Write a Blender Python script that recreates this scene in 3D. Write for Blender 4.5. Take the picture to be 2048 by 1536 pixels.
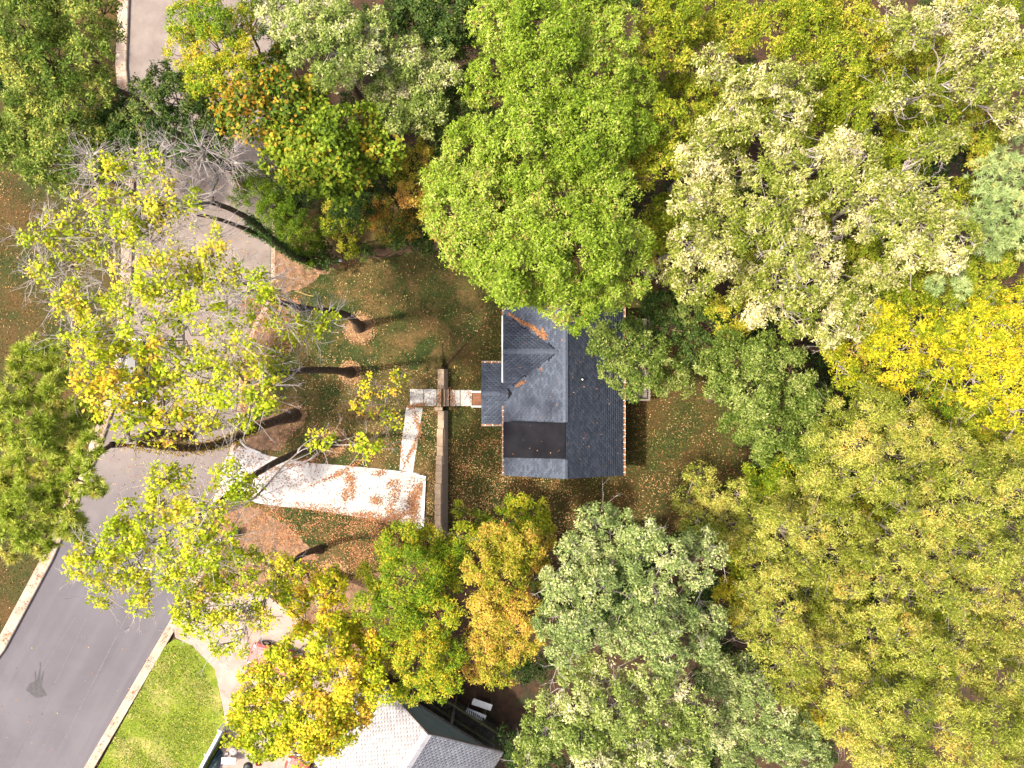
import bpy, bmesh, math, random
import numpy as np
from mathutils import Vector
random.seed(11); RS = np.random.RandomState(7)
for o in list(bpy.data.objects): bpy.data.objects.remove(o)
S = bpy.context.scene; C = S.collection

# ------------------------------------------------------------------ camera, sky, sun, exposure
H = 52.0; FPX = 1452.0                      # flying height over the house lawn; focal length in photo pixels
cam = bpy.data.cameras.new('camera'); cam.sensor_width = 36; cam.lens = 36*FPX/2048
cam.clip_start = 0.5; cam.clip_end = 3000
co = bpy.data.objects.new('camera', cam); C.objects.link(co); co.location = (0, 0, H); S.camera = co
SUN_AZ = math.radians(188)                  # direction towards the sun, measured from +X
SUN_EL = math.radians(58)
W = bpy.data.worlds.new('World'); S.world = W; W.use_nodes = True
nt = W.node_tree; bg = nt.nodes['Background']; sky = nt.nodes.new('ShaderNodeTexSky')
sky.sky_type = 'NISHITA'; sky.sun_disc = False; sky.sun_elevation = SUN_EL
sky.sun_rotation = math.pi/2 - SUN_AZ; sky.air_density = 1.0; sky.dust_density = 6.0; sky.ozone_density = 0.3
nt.links.new(sky.outputs[0], bg.inputs[0]); bg.inputs[1].default_value = 0.15
sl = bpy.data.lights.new('sun', 'SUN'); sl.energy = 3.2; sl.angle = math.radians(2.5); sl.color = (1.0, 0.93, 0.8)
so = bpy.data.objects.new('sun', sl); C.objects.link(so); so.location = (0, 0, 80)
sd = Vector((math.cos(SUN_AZ)*math.cos(SUN_EL), math.sin(SUN_AZ)*math.cos(SUN_EL), math.sin(SUN_EL)))
so.rotation_euler = sd.to_track_quat('Z', 'Y').to_euler()
S.view_settings.view_transform = 'Standard'; S.view_settings.look = 'None'
S.view_settings.exposure = 1.42; S.view_settings.gamma = 1.0; S.view_settings.use_curve_mapping = False

# ------------------------------------------------------------------ helpers
def P(px, py, z=0.0):
    k = (H - z)/FPX
    return ((px-1024)*k, -(py-768)*k, z)

def link(o, parent=None):
    C.objects.link(o)
    if parent is not None: o.parent = parent
    return o

def empty(name, loc, label, cat, group=None, rz=0.0):
    o = bpy.data.objects.new(name, None); o.empty_display_size = 0.3
    o.location = loc; o.rotation_euler = (0, 0, rz); C.objects.link(o)
    o['label'] = label; o['category'] = cat
    if group: o['group'] = group
    return o

def tag(o, label, cat, group=None):
    o['label'] = label; o['category'] = cat
    if group: o['group'] = group
    return o

def mesh_np(name, v, f, mat, cols=None, smooth=False):
    """v (N,3); f (M,k) with one k, or a list of such arrays"""
    me = bpy.data.meshes.new(name)
    fs = f if isinstance(f, list) else [f]
    v = np.asarray(v, dtype=np.float32)
    me.vertices.add(len(v)); me.vertices.foreach_set('co', v.ravel())
    tot = np.concatenate([np.full(len(a), a.shape[1], dtype=np.int32) for a in fs])
    idx = np.concatenate([a.astype(np.int32).ravel() for a in fs])
    me.loops.add(len(idx)); me.loops.foreach_set('vertex_index', idx)
    me.polygons.add(len(tot))
    me.polygons.foreach_set('loop_start', np.concatenate([[0], np.cumsum(tot)[:-1]]).astype(np.int32))
    me.polygons.foreach_set('loop_total', tot)
    if smooth: me.polygons.foreach_set('use_smooth', np.ones(len(tot), dtype=bool))
    if cols is not None:
        a = me.color_attributes.new('tint', 'FLOAT_COLOR', 'POINT')
        c4 = np.ones((len(v), 4), dtype=np.float32); c4[:, :3] = cols
        a.data.foreach_set('color', c4.ravel())
    me.update(calc_edges=True)
    if mat: me.materials.append(mat)
    return me

def obj_np(name, v, f, mat, parent=None, cols=None, smooth=False, kind=None):
    v = np.asarray(v, dtype=np.float64)
    if parent is not None: v = v - np.array(root_loc(parent))
    o = bpy.data.objects.new(name, mesh_np(name, v, f, mat, cols, smooth)); link(o, parent)
    if kind: o['kind'] = kind
    return o

def root_loc(o):
    l = Vector(o.location)
    while o.parent: o = o.parent; l = l + Vector(o.location)
    return l

class MB:
    """collects shapes in one bmesh"""
    def __init__(s): s.b = bmesh.new()
    def box(s, x0, x1, y0, y1, z0, z1):
        vs = [s.b.verts.new((x, y, z)) for z in (z0, z1) for (x, y) in ((x0, y0), (x1, y0), (x1, y1), (x0, y1))]
        for q in ((3, 2, 1, 0), (4, 5, 6, 7), (0, 1, 5, 4), (1, 2, 6, 5), (2, 3, 7, 6), (3, 0, 4, 7)):
            s.b.faces.new([vs[i] for i in q])
        return s
    def face(s, pts): s.b.faces.new([s.b.verts.new(p) for p in pts]); return s
    def prism(s, poly, z0, z1):
        n = len(poly)
        a = [s.b.verts.new((p[0], p[1], z0)) for p in poly]; b = [s.b.verts.new((p[0], p[1], z1)) for p in poly]
        s.b.faces.new(b); s.b.faces.new(a[::-1])
        for i in range(n): s.b.faces.new((a[i], a[(i+1) % n], b[(i+1) % n], b[i]))
        return s
    def slab(s, top, th):
        """solid from a planar top polygon, thickened straight down"""
        n = len(top)
        b = [s.b.verts.new(p) for p in top]; a = [s.b.verts.new((p[0], p[1], p[2]-th)) for p in top]
        s.b.faces.new(b); s.b.faces.new(a[::-1])
        for i in range(n): s.b.faces.new((a[i], a[(i+1) % n], b[(i+1) % n], b[i]))
        return s
    def cyl(s, p0, p1, r0, r1=None, n=10):
        r1 = r0 if r1 is None else r1
        p0 = Vector(p0); p1 = Vector(p1); d = (p1-p0).normalized()
        u = d.orthogonal().normalized(); w = d.cross(u)
        A = [s.b.verts.new(p0+(u*math.cos(t)+w*math.sin(t))*r0) for t in [2*math.pi*i/n for i in range(n)]]
        B = [s.b.verts.new(p1+(u*math.cos(t)+w*math.sin(t))*r1) for t in [2*math.pi*i/n for i in range(n)]]
        s.b.faces.new(A[::-1]); s.b.faces.new(B)
        for i in range(n): s.b.faces.new((A[i], A[(i+1) % n], B[(i+1) % n], B[i]))
        return s
    def loft(s, rings, cap=True):
        R = [[s.b.verts.new(p) for p in r] for r in rings]; n = len(R[0])
        for a, b in zip(R, R[1:]):
            for i in range(n): s.b.faces.new((a[i], a[(i+1) % n], b[(i+1) % n], b[i]))
        if cap: s.b.faces.new(R[0][::-1]); s.b.faces.new(R[-1])
        return s
    def build(s, name, mat, parent=None, kind=None, bevel=0, smooth=False, local=False):
        bmesh.ops.recalc_face_normals(s.b, faces=s.b.faces)
        if bevel: bmesh.ops.bevel(s.b, geom=[e for e in s.b.edges], offset=bevel, segments=1, affect='EDGES', profile=0.6)
        if parent is not None and not local:
            l = root_loc(parent)
            for v in s.b.verts: v.co -= l
        me = bpy.data.meshes.new(name); s.b.to_mesh(me); s.b.free()
        if smooth:
            for p in me.polygons: p.use_smooth = True
        me.materials.append(mat)
        o = bpy.data.objects.new(name, me); link(o, parent)
        if kind: o['kind'] = kind
        return o

# ------------------------------------------------------------------ materials
MATS = {}
class NB:
    def __init__(s, name):
        s.m = bpy.data.materials.new(name); s.m.use_nodes = True; s.t = s.m.node_tree
        s.p = s.t.nodes['Principled BSDF']; s.out = s.t.nodes['Material Output']; MATS[name] = s.m
        s.co = s.t.nodes.new('ShaderNodeTexCoord')
    def n(s, typ, **kw):
        x = s.t.nodes.new(typ)
        for k, v in kw.items(): setattr(x, k, v)
        return x
    def l(s, a, b): s.t.links.new(a, b)
    def noise(s, scale, detail=5, rough=0.6, dist=0.0, vec=None):
        x = s.n('ShaderNodeTexNoise'); x.inputs['Scale'].default_value = scale
        x.inputs['Detail'].default_value = detail; x.inputs['Roughness'].default_value = rough; x.inputs['Distortion'].default_value = dist
        s.l(vec if vec is not None else s.co.outputs['Object'], x.inputs['Vector']); return x.outputs['Fac']
    def ramp(s, fac, stops):
        r = s.n('ShaderNodeValToRGB'); e = r.color_ramp.elements
        while len(e) < len(stops): e.new(0.5)
        for el, (p, c) in zip(e, stops): el.position = p; el.color = (*c, 1)
        s.l(fac, r.inputs[0]); return r.outputs[0]
    def mix(s, fac, a, b, mode='MIX'):
        x = s.n('ShaderNodeMix', data_type='RGBA', blend_type=mode)
        for sock, v in ((x.inputs[0], fac), (x.inputs[6], a), (x.inputs[7], b)):
            if hasattr(v, 'is_output'): s.l(v, sock)
            elif isinstance(v, (int, float)): sock.default_value = v
            else: sock.default_value = (*v, 1)
        return x.outputs[2]
    def bump(s, h, st=0.3, dist=0.02):
        b = s.n('ShaderNodeBump'); b.inputs['Strength'].default_value = st; b.inputs['Distance'].default_value = dist
        s.l(h, b.inputs['Height']); s.l(b.outputs[0], s.p.inputs['Normal'])
    def base(s, c, rough=0.8, spec=0.3, metal=0.0):
        if hasattr(c, 'is_output'): s.l(c, s.p.inputs['Base Color'])
        else: s.p.inputs['Base Color'].default_value = (*c, 1)
        s.p.inputs['Roughness'].default_value = rough; s.p.inputs['Specular IOR Level'].default_value = spec
        s.p.inputs['Metallic'].default_value = metal
        return s.m

def mottled(name, a, b, scale=3.0, fine=40.0, rough=0.85, bump=0.3, lo=0.35, hi=0.65, c3=None, c3scale=0.6, c3lo=0.55, c3hi=0.7, spec=0.25, bd=0.02):
    n = NB(name)
    c = n.ramp(n.noise(scale), [(lo, a), (hi, b)])
    if c3 is not None:
        m = n.ramp(n.noise(c3scale, 6, 0.65, 0.4), [(c3lo, (0, 0, 0)), (c3hi, (1, 1, 1))]); c = n.mix(m, c, c3)
    f = n.noise(fine, 4, 0.7)
    c = n.mix(0.6, c, n.ramp(f, [(0.25, (0.45, 0.45, 0.45)), (0.75, (1.0, 1.0, 1.0))]), 'MULTIPLY')
    n.base(c, rough, spec)
    if bump: n.bump(f, bump, bd)
    return n.m

def grass_mat(name, dark, mid, dry, drylo, dryhi, dryscale=0.35):
    n = NB(name)
    c = n.ramp(n.noise(0.9, 6, 0.7, 0.5), [(0.35, dark), (0.65, mid)])
    m = n.ramp(n.noise(dryscale, 7, 0.68, 0.3), [(drylo, (0, 0, 0)), (dryhi, (1, 1, 1))])
    c = n.mix(m, c, dry)
    f = n.noise(7, 8, 0.85)
    c = n.mix(0.9, c, n.ramp(f, [(0.32, (0.25, 0.25, 0.25)), (0.68, (1.35, 1.35, 1.3))]), 'MULTIPLY')
    n.base(c, 0.9, 0.15); n.bump(f, 0.8, 0.05); return n.m

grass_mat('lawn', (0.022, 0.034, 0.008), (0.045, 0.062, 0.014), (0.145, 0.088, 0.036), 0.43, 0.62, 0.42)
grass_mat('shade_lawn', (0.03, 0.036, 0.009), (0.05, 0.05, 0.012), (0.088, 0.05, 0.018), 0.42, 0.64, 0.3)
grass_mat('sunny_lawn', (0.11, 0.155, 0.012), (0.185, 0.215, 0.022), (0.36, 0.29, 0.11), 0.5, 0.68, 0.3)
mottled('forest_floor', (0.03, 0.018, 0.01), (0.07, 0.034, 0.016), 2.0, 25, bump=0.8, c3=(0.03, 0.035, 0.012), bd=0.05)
mottled('bare_soil', (0.11, 0.062, 0.034), (0.25, 0.145, 0.085), 2.5, 7, bump=0.6, c3=(0.13, 0.1, 0.035), c3scale=0.9, bd=0.04)
mottled('mulch', (0.17, 0.085, 0.04), (0.34, 0.2, 0.1), 3.5, 10, bump=0.8, bd=0.05)
mottled('concrete', (0.42, 0.4, 0.38), (0.52, 0.5, 0.475), 1.2, 60, rough=0.9, bump=0.15, c3=(0.42, 0.39, 0.36), c3scale=0.8, bd=0.01)
mottled('old_concrete', (0.26, 0.2, 0.17), (0.34, 0.27, 0.23), 0.9, 50, rough=0.9, bump=0.2, c3=(0.2, 0.14, 0.1), c3scale=0.5, bd=0.01)
mottled('kerb_concrete', (0.3, 0.22, 0.165), (0.42, 0.33, 0.26), 1.3, 50, rough=0.9, bump=0.2, c3=(0.2, 0.11, 0.06), c3scale=0.8, bd=0.01)
mottled('wall_block', (0.33, 0.235, 0.155), (0.44, 0.325, 0.225), 2.0, 45, rough=0.9, bump=0.4, bd=0.01)
mottled('brick', (0.17, 0.075, 0.04), (0.26, 0.12, 0.07), 8.0, 50, rough=0.9, bump=0.4, bd=0.01)
mottled('bark', (0.075, 0.046, 0.027), (0.17, 0.11, 0.068), 5.0, 22, rough=0.95, bump=0.9, bd=0.05)
mottled('grey_bark', (0.17, 0.135, 0.11), (0.3, 0.25, 0.21), 5.0, 22, rough=0.95, bump=0.7, bd=0.04)
mottled('pale_twig', (0.3, 0.25, 0.225), (0.44, 0.385, 0.355), 3.0, 20, rough=0.9, bump=0)
mottled('weathered_wood', (0.14, 0.12, 0.1), (0.24, 0.21, 0.185), 3.0, 40, rough=0.9, bump=0.4, bd=0.01)
mottled('dark_deck', (0.05, 0.04, 0.03), (0.1, 0.08, 0.06), 3.0, 40, rough=0.9, bump=0.4, bd=0.01)
mottled('green_wood', (0.08, 0.075, 0.035), (0.14, 0.13, 0.05), 3.0, 40, rough=0.9, bump=0.4, bd=0.01)
mottled('white_paint', (0.7, 0.7, 0.68), (0.8, 0.8, 0.79), 4.0, 60, rough=0.5, bump=0.05, spec=0.4)
mottled('cream_siding', (0.5, 0.47, 0.4), (0.56, 0.53, 0.46), 4.0, 60, rough=0.7, bump=0.1)
mottled('sage_siding', (0.22, 0.28, 0.26), (0.27, 0.33, 0.31), 1.0, 40, rough=0.7, bump=0.1)
mottled('membrane', (0.011, 0.011, 0.0135), (0.018, 0.0175, 0.021), 1.2, 60, rough=0.95, bump=0.2, spec=0.03, bd=0.01)
mottled('black_plastic', (0.012, 0.012, 0.012), (0.02, 0.02, 0.02), 3.0, 50, rough=0.5, bump=0.05)
mottled('dark_cavity', (0.008, 0.007, 0.006), (0.014, 0.012, 0.01), 3.0, 50, rough=1.0, bump=0)
mottled('brown_plastic', (0.1, 0.05, 0.035), (0.14, 0.075, 0.05), 3.0, 50, rough=0.6, bump=0.05)
mottled('grey_lid', (0.26, 0.22, 0.22), (0.32, 0.28, 0.27), 3.0, 50, rough=0.6, bump=0.05)
mottled('teal_plastic', (0.2, 0.34, 0.3), (0.26, 0.4, 0.36), 3.0, 50, rough=0.5, bump=0.05)
mottled('tarp', (0.02, 0.06, 0.085), (0.04, 0.1, 0.12), 1.4, 6, rough=0.4, bump=0.9, c3=(0.12, 0.15, 0.12), c3scale=1.4, spec=0.5, bd=0.15)
mottled('cardboard', (0.28, 0.2, 0.15), (0.36, 0.27, 0.2), 3.0, 40, rough=0.9, bump=0.1)
mottled('rubber', (0.012, 0.012, 0.012), (0.022, 0.022, 0.022), 6.0, 50, rough=0.9, bump=0.2)
mottled('dry_stick', (0.3, 0.2, 0.06), (0.45, 0.33, 0.1), 6.0, 50, rough=0.9, bump=0.2)
mottled('red_cloth', (0.4, 0.06, 0.03), (0.5, 0.1, 0.05), 6.0, 50, rough=0.9, bump=0.4)
mottled('oil_stain', (0.035, 0.033, 0.036), (0.06, 0.056, 0.06), 6.0, 50, rough=0.7, bump=0)
mottled('worn_mark', (0.1, 0.09, 0.095), (0.14, 0.125, 0.13), 6.0, 60, rough=0.9, bump=0)
def paint(name, c, rough=0.45, metal=0.0):
    n = NB(name); f = n.noise(3, 3); n.base(n.ramp(f, [(0.2, tuple(x*0.85 for x in c)), (0.8, c)]), rough, 0.5, metal)
    n.p.inputs['Coat Weight'].default_value = 0.08
paint('red_paint', (0.33, 0.045, 0.035)); paint('faded_red_paint', (0.45, 0.09, 0.085), 0.6)
paint('dark_paint', (0.02, 0.022, 0.026)); paint('chrome', (0.5, 0.47, 0.42), 0.4, 0.4); paint('glass', (0.015, 0.02, 0.022), 0.08, 0.0)
paint('lamp_glass', (0.6, 0.6, 0.58), 0.15, 0.0)

# asphalt
n = NB('asphalt')
c = n.ramp(n.noise(0.25, 5, 0.6, 0.6), [(0.3, (0.074, 0.066, 0.075)), (0.7, (0.1, 0.09, 0.1))])
m0 = n.n('ShaderNodeMapping'); m0.inputs['Rotation'].default_value = (0, 0, math.radians(-61))
mp = n.n('ShaderNodeMapping'); mp.inputs['Scale'].default_value = (0.04, 0.9, 1)
n.l(n.co.outputs['Object'], m0.inputs['Vector']); n.l(m0.outputs[0], mp.inputs['Vector'])
st = n.noise(1.0, 4, 0.6, 0.2, mp.outputs[0])
c = n.mix(n.ramp(st, [(0.45, (0, 0, 0)), (0.75, (0.45, 0.45, 0.45))]), c, (0.135, 0.122, 0.128))
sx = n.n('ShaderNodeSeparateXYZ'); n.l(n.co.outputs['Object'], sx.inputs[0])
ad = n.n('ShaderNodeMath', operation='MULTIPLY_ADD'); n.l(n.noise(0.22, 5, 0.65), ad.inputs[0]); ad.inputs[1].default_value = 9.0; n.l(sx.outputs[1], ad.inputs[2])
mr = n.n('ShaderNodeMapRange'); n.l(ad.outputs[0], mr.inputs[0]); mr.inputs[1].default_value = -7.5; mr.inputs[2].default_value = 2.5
c = n.mix(mr.outputs[0], c, n.ramp(n.noise(0.8, 6, 0.65), [(0.3, (0.14, 0.11, 0.095)), (0.7, (0.205, 0.168, 0.148))]))  # lighter, warmer up the street: dust, plus local exposure painted into the colour
f = n.noise(60, 3, 0.8)
c = n.mix(0.6, c, n.ramp(f, [(0.3, (0.6, 0.6, 0.6)), (0.7, (1.1, 1.1, 1.1))]), 'MULTIPLY')
n.base(c, 0.85, 0.3); n.bump(f, 0.25, 0.01)

def shingle_mat(name, a, b, c_, patch=None):
    n = NB(name); g = n.n('ShaderNodeNewGeometry')
    c = n.ramp(g.outputs['Random Per Island'], [(0.0, a), (0.5, b), (1.0, c_)])
    if patch: c = n.mix(n.ramp(n.noise(0.7, 5, 0.6, 0.5), [(0.45, (0, 0, 0)), (0.7, (0.8, 0.8, 0.8))]), c, patch)
    f = n.noise(45, 3, 0.8)
    c = n.mix(0.7, c, n.ramp(f, [(0.3, (0.55, 0.55, 0.55)), (0.7, (1.15, 1.15, 1.15))]), 'MULTIPLY')
    n.base(c, 0.85, 0.3); n.bump(f, 0.3, 0.01)
shingle_mat('shingle', (0.042, 0.052, 0.074), (0.058, 0.07, 0.098), (0.078, 0.092, 0.124))
mottled('ridge', (0.06, 0.073, 0.1), (0.09, 0.105, 0.14), 6, 40, bump=0.2, bd=0.01)
shingle_mat('grey_shingle', (0.27, 0.26, 0.265), (0.34, 0.33, 0.335), (0.42, 0.41, 0.41), (0.25, 0.225, 0.24))

def leaf_mat(name, trans=0.42, rough=0.6, spec=0.15):
    n = NB(name); a = n.n('ShaderNodeAttribute', attribute_name='tint')
    n.base(a.outputs['Color'], rough, spec)
    tr = n.n('ShaderNodeBsdfTranslucent'); n.l(a.outputs['Color'], tr.inputs['Color'])
    mx = n.n('ShaderNodeMixShader'); mx.inputs[0].default_value = trans
    n.l(n.p.outputs[0], mx.inputs[1]); n.l(tr.outputs[0], mx.inputs[2]); n.l(mx.outputs[0], n.out.inputs['Surface'])
leaf_mat('leaf'); leaf_mat('needle', 0.25, 0.5, 0.3); leaf_mat('litter', 0.1, 0.8, 0.2)
M = MATS

# ------------------------------------------------------------------ terrain
ZW = 0.70                                   # level of the street-side lawn; the house lawn is 0
XW = P(889, 768)[0]; YN = P(0, 740)[1]; YS = P(0, 1090)[1]
def hgt(x, y):
    """ground level"""
    x = np.asarray(x, float); y = np.asarray(y, float)
    step = np.clip((XW + 0.0 - x)/0.15, 0, 1)
    slope = np.clip((XW + 1.5 - x)/5.0, 0, 1); slope = slope*slope*(3-2*slope)
    t = np.clip(np.maximum(y-YN, YS-y)/1.2, 0, 1)
    return ZW*(step*(1-t) + slope*t)

def pip(px, py, poly):
    px = np.asarray(px); py = np.asarray(py); ins = np.zeros(px.shape, bool); n = len(poly)
    for i in range(n):
        x0, y0 = poly[i]; x1, y1 = poly[(i+1) % n]
        if y0 == y1: continue
        c = ((y0 > py) != (y1 > py)) & (px < (x1-x0)*(py-y0)/(y1-y0)+x0); ins ^= c
    return ins

gx = np.unique(np.concatenate([np.arange(-70, 70.1, 1.0), [XW-0.15, XW, XW+0.05]])); gy = np.arange(-60, 60.1, 1.0)
X, Y = np.meshgrid(gx, gy); Z = hgt(X, Y) - 0.03
west = np.clip((XW-2.0-X)/2.0, 0, 1); Z = Z - 0.2*west
v = np.stack([X, Y, Z], -1).reshape(-1, 3); nx = len(gx); ny = len(gy)
ii = np.arange((ny-1)*nx).reshape(ny-1, nx)[:, :-1].ravel()
gf = np.stack([ii, ii+1, ii+nx+1, ii+nx], -1)
# outer skirt out to the horizon
B = [(-70, -60, ZW-0.23), (70, -60, -0.03), (70, 60, -0.03), (-70, 60, ZW-0.23)]; R_ = 900
bv = np.array(B+[(-R_, -R_, 0.3), (R_, -R_, -0.03), (R_, R_, -0.03), (-R_, R_, 0.3)]); o0 = len(v)
v = np.concatenate([v, bv]); gf = np.concatenate([gf, np.array([[o0, o0+4, o0+5, o0+1], [o0+1, o0+5, o0+6, o0+2], [o0+2, o0+6, o0+7, o0+3], [o0+3, o0+7, o0+4, o0]])])
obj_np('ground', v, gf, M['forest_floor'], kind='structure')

def drape(name, poly, off, mat, z=None, skirt=0.0, parent=None, kind='structure', grid=1.0, lines=True):
    """a sheet laid over the terrain along a photo-space outline, with optional skirt down its edge"""
    b = bmesh.new(); k = (H-(ZW if z is None else z))/FPX
    pts = [((p[0]-1024)*k, -(p[1]-768)*k) for p in poly]
    f = b.faces.new([b.verts.new((x, y, 0)) for x, y in pts])
    if f.normal.z < 0: bmesh.ops.reverse_faces(b, faces=b.faces)
    if z is None and lines:
        xs = [p[0] for p in pts]; ys = [p[1] for p in pts]
        cx = [q for q in list(np.arange(math.ceil(min(xs)), max(xs), grid))+[XW-0.15, XW, XW+0.05] if min(xs) < q < max(xs)]
        for q in cx: bmesh.ops.bisect_plane(b, geom=b.verts[:]+b.edges[:]+b.faces[:], plane_co=(q, 0, 0), plane_no=(1, 0, 0))
        for q in np.arange(math.ceil(min(ys)), max(ys), grid): bmesh.ops.bisect_plane(b, geom=b.verts[:]+b.edges[:]+b.faces[:], plane_co=(0, q, 0), plane_no=(0, 1, 0))
    for vv in b.verts: vv.co.z = (float(hgt(vv.co.x, vv.co.y)) if z is None else z) + off
    if skirt:
        r = bmesh.ops.extrude_edge_only(b, edges=[e for e in b.edges if e.is_boundary])
        for g in r['geom']:
            if isinstance(g, bmesh.types.BMVert): g.co.z -= skirt
    bmesh.ops.recalc_face_normals(b, faces=b.faces)
    me = bpy.data.meshes.new(name); b.to_mesh(me); b.free(); me.materials.append(mat)
    o = bpy.data.objects.new(name, me); link(o, parent)
    if parent is not None: o.location = -root_loc(parent)
    if kind: o['kind'] = kind
    return o

def rough(poly, amp=3.0, step=5.0):
    out = []; ph = random.uniform(0, 100)
    for a, b in zip(poly, poly[1:]+poly[:1]):
        m = max(1, int(math.hypot(b[0]-a[0], b[1]-a[1])/step))
        for i in range(m):
            t = i/m; out.append((a[0]+(b[0]-a[0])*t+random.uniform(-amp, amp), a[1]+(b[1]-a[1])*t+random.uniform(-amp, amp)))
    return out

ZR = 0.56                                   # street surface
street = [(262, -160), (640, -160), (560, 150), (545, 320), (540, 590), (505, 650), (478, 730), (470, 860), (452, 920), (425, 1010), (415, 1090),
          (345, 1232), (165, 1540), (80, 1690), (-260, 1690), (-180, 1560), (8, 1300), (104, 1120), (196, 905), (245, 760), (262, 560), (268, 320), (252, 130)]
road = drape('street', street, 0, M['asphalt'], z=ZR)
# raised west ground: right verge and lawn
right_edge = [(640, -160), (560, 150), (545, 320), (540, 590), (505, 650), (478, 730), (470, 860), (452, 920), (425, 1010), (415, 1090), (345, 1232), (165, 1540), (80, 1690)]
left_edge = [(262, -160), (252, 130), (268, 320), (262, 560), (245, 760), (196, 905), (104, 1120), (8, 1300), (-180, 1560), (-260, 1690)]
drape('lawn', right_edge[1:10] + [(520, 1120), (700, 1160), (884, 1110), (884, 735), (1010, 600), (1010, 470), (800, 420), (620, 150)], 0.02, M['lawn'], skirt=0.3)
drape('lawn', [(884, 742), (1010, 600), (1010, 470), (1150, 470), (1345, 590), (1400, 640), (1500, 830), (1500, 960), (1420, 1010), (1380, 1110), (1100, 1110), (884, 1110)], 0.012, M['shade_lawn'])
drape('verge', [(415, 1090), (345, 1232), (380, 1180), (520, 1180), (700, 1300), (900, 1420), (884, 1110), (700, 1160), (520, 1120)], 0.012, M['bare_soil'], skirt=0.3)
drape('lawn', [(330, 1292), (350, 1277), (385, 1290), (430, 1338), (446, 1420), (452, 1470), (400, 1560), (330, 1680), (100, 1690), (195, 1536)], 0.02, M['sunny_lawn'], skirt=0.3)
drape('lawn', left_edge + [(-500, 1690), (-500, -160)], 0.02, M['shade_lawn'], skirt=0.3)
drape('soil_patch', rough([(542, 498), (660, 480), (700, 520), (640, 552), (610, 575), (560, 590), (543, 590)]), 0.034, M['bare_soil'])
drape('soil_patch', rough([(640, 545), (665, 520), (740, 500), (900, 480), (905, 492), (760, 515), (690, 520), (655, 550)]), 0.03, M['bare_soil'])
drape('soil_patch', rough([(480, 862), (520, 838), (570, 820), (610, 822), (610, 850), (580, 870), (560, 900), (520, 900), (492, 890)]), 0.03, M['bare_soil'])
drape('soil_patch', rough([(484, 600), (545, 592), (600, 600), (600, 640), (560, 660), (530, 720), (515, 800), (480, 840), (476, 740), (505, 652)]), 0.03, M['bare_soil'])
drape('soil_patch', rough([(440, 1020), (500, 1010), (560, 1040), (600, 1075), (640, 1120), (520, 1120), (425, 1090)]), 0.03, M['bare_soil'])
for (px, py, r) in ((720, 657, 27), (701, 745, 18), (590, 830, 18), (668, 884, 24), (667, 1147, 24)):
    drape('mulch_ring', [(px+r*math.cos(a)*random.uniform(0.85, 1.12), py+r*math.sin(a)*random.uniform(0.85, 1.12)) for a in np.linspace(0, 2*math.pi, 17)[:-1]], 0.045, M['mulch'], skirt=0.03, lines=False)

def strip(name, line, w, z0, z1, mat, side=1, parent=None, step=None, kind=None, gap=0.0):
    """kerb along a photo-space line (z0..z1); if step is given it is cut into separate stones"""
    k = (H-z1)/FPX; pts = [Vector(((p[0]-1024)*k, -(p[1]-768)*k)) for p in line]
    # resample
    dense = []
    for a, b in zip(pts, pts[1:]):
        m = max(1, int((b-a).length/0.5))
        for i in range(m): dense.append(a.lerp(b, i/m))
    dense.append(pts[-1])
    nor = []
    for i in range(len(dense)):
        d = (dense[min(i+1, len(dense)-1)]-dense[max(i-1, 0)]).normalized(); nor.append(Vector((-d.y, d.x))*side)
    out = []; i = 0; per = step or len(dense)
    while i < len(dense)-1:
        j = min(i+per, len(dense)-1); mb = MB(); rings = []
        for q in range(i, j+1):
            p = dense[q].copy(); n_ = nor[q]
            if gap and q == i and i: p = p.lerp(dense[q+1], gap/0.5)
            rings.append([(p.x, p.y, z0), (p.x+n_.x*w, p.y+n_.y*w, z0), (p.x+n_.x*w, p.y+n_.y*w, z1), (p.x+n_.x*0.05, p.y+n_.y*0.05, z1), (p.x, p.y, z1-0.04)])
        mb.loft(rings); out.append(mb.build(name, mat, parent, kind)); i = j
    return out
kr = empty('kerb', P(345, 1232, ZR), 'pale concrete kerb along the house side of the street', 'kerb')
strip('kerb_stone', right_edge[1:8], 0.3, ZR-0.1, ZW+0.035, M['kerb_concrete'], 1, kr, 6, gap=0.02)
strip('kerb_stone', right_edge[9:], 0.62, ZR-0.1, ZW+0.035, M['kerb_concrete'], 1, kr, 6, gap=0.02)
kl = empty('kerb', P(104, 1120, ZR), 'leaf-strewn concrete kerb on the far left side of the street', 'kerb')
strip('kerb_stone', left_edge, 0.75, ZR-0.1, ZW+0.08, M['kerb_concrete'], -1, kl, 6, gap=0.02)
strip('kerb_stone', [(476, 866), (479, 884), (490, 896), (520, 908)], 0.14, ZR, ZW+0.09, M['concrete'], 1, kr)

# street marks
drape('oil_stain', [(52, 1380), (60, 1366), (70, 1362), (69, 1345), (72, 1340), (73, 1362), (80, 1335), (79, 1325), (82, 1324), (80, 1363), (86, 1342), (88, 1344), (84, 1372), (94, 1390), (84, 1394), (72, 1396), (62, 1388)], 0.006, M['oil_stain'], z=ZR, parent=road, kind=None)
for a, b, w in (((190, 1200), (28, 1536), 1.4), ((262, 1215), (118, 1500), 2.0), ((150, 1236), (10, 1460), 1.2)):
    d = Vector((b[0]-a[0], b[1]-a[1])).normalized(); nn_ = Vector((-d.y, d.x))*w*0.5
    drape('worn_line', [(a[0]+nn_.x, a[1]+nn_.y), (a[0]-nn_.x, a[1]-nn_.y), (b[0]-nn_.x, b[1]-nn_.y), (b[0]+nn_.x, b[1]+nn_.y)], 0.005, M['worn_mark'], z=ZR, parent=road, kind=None)

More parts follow.
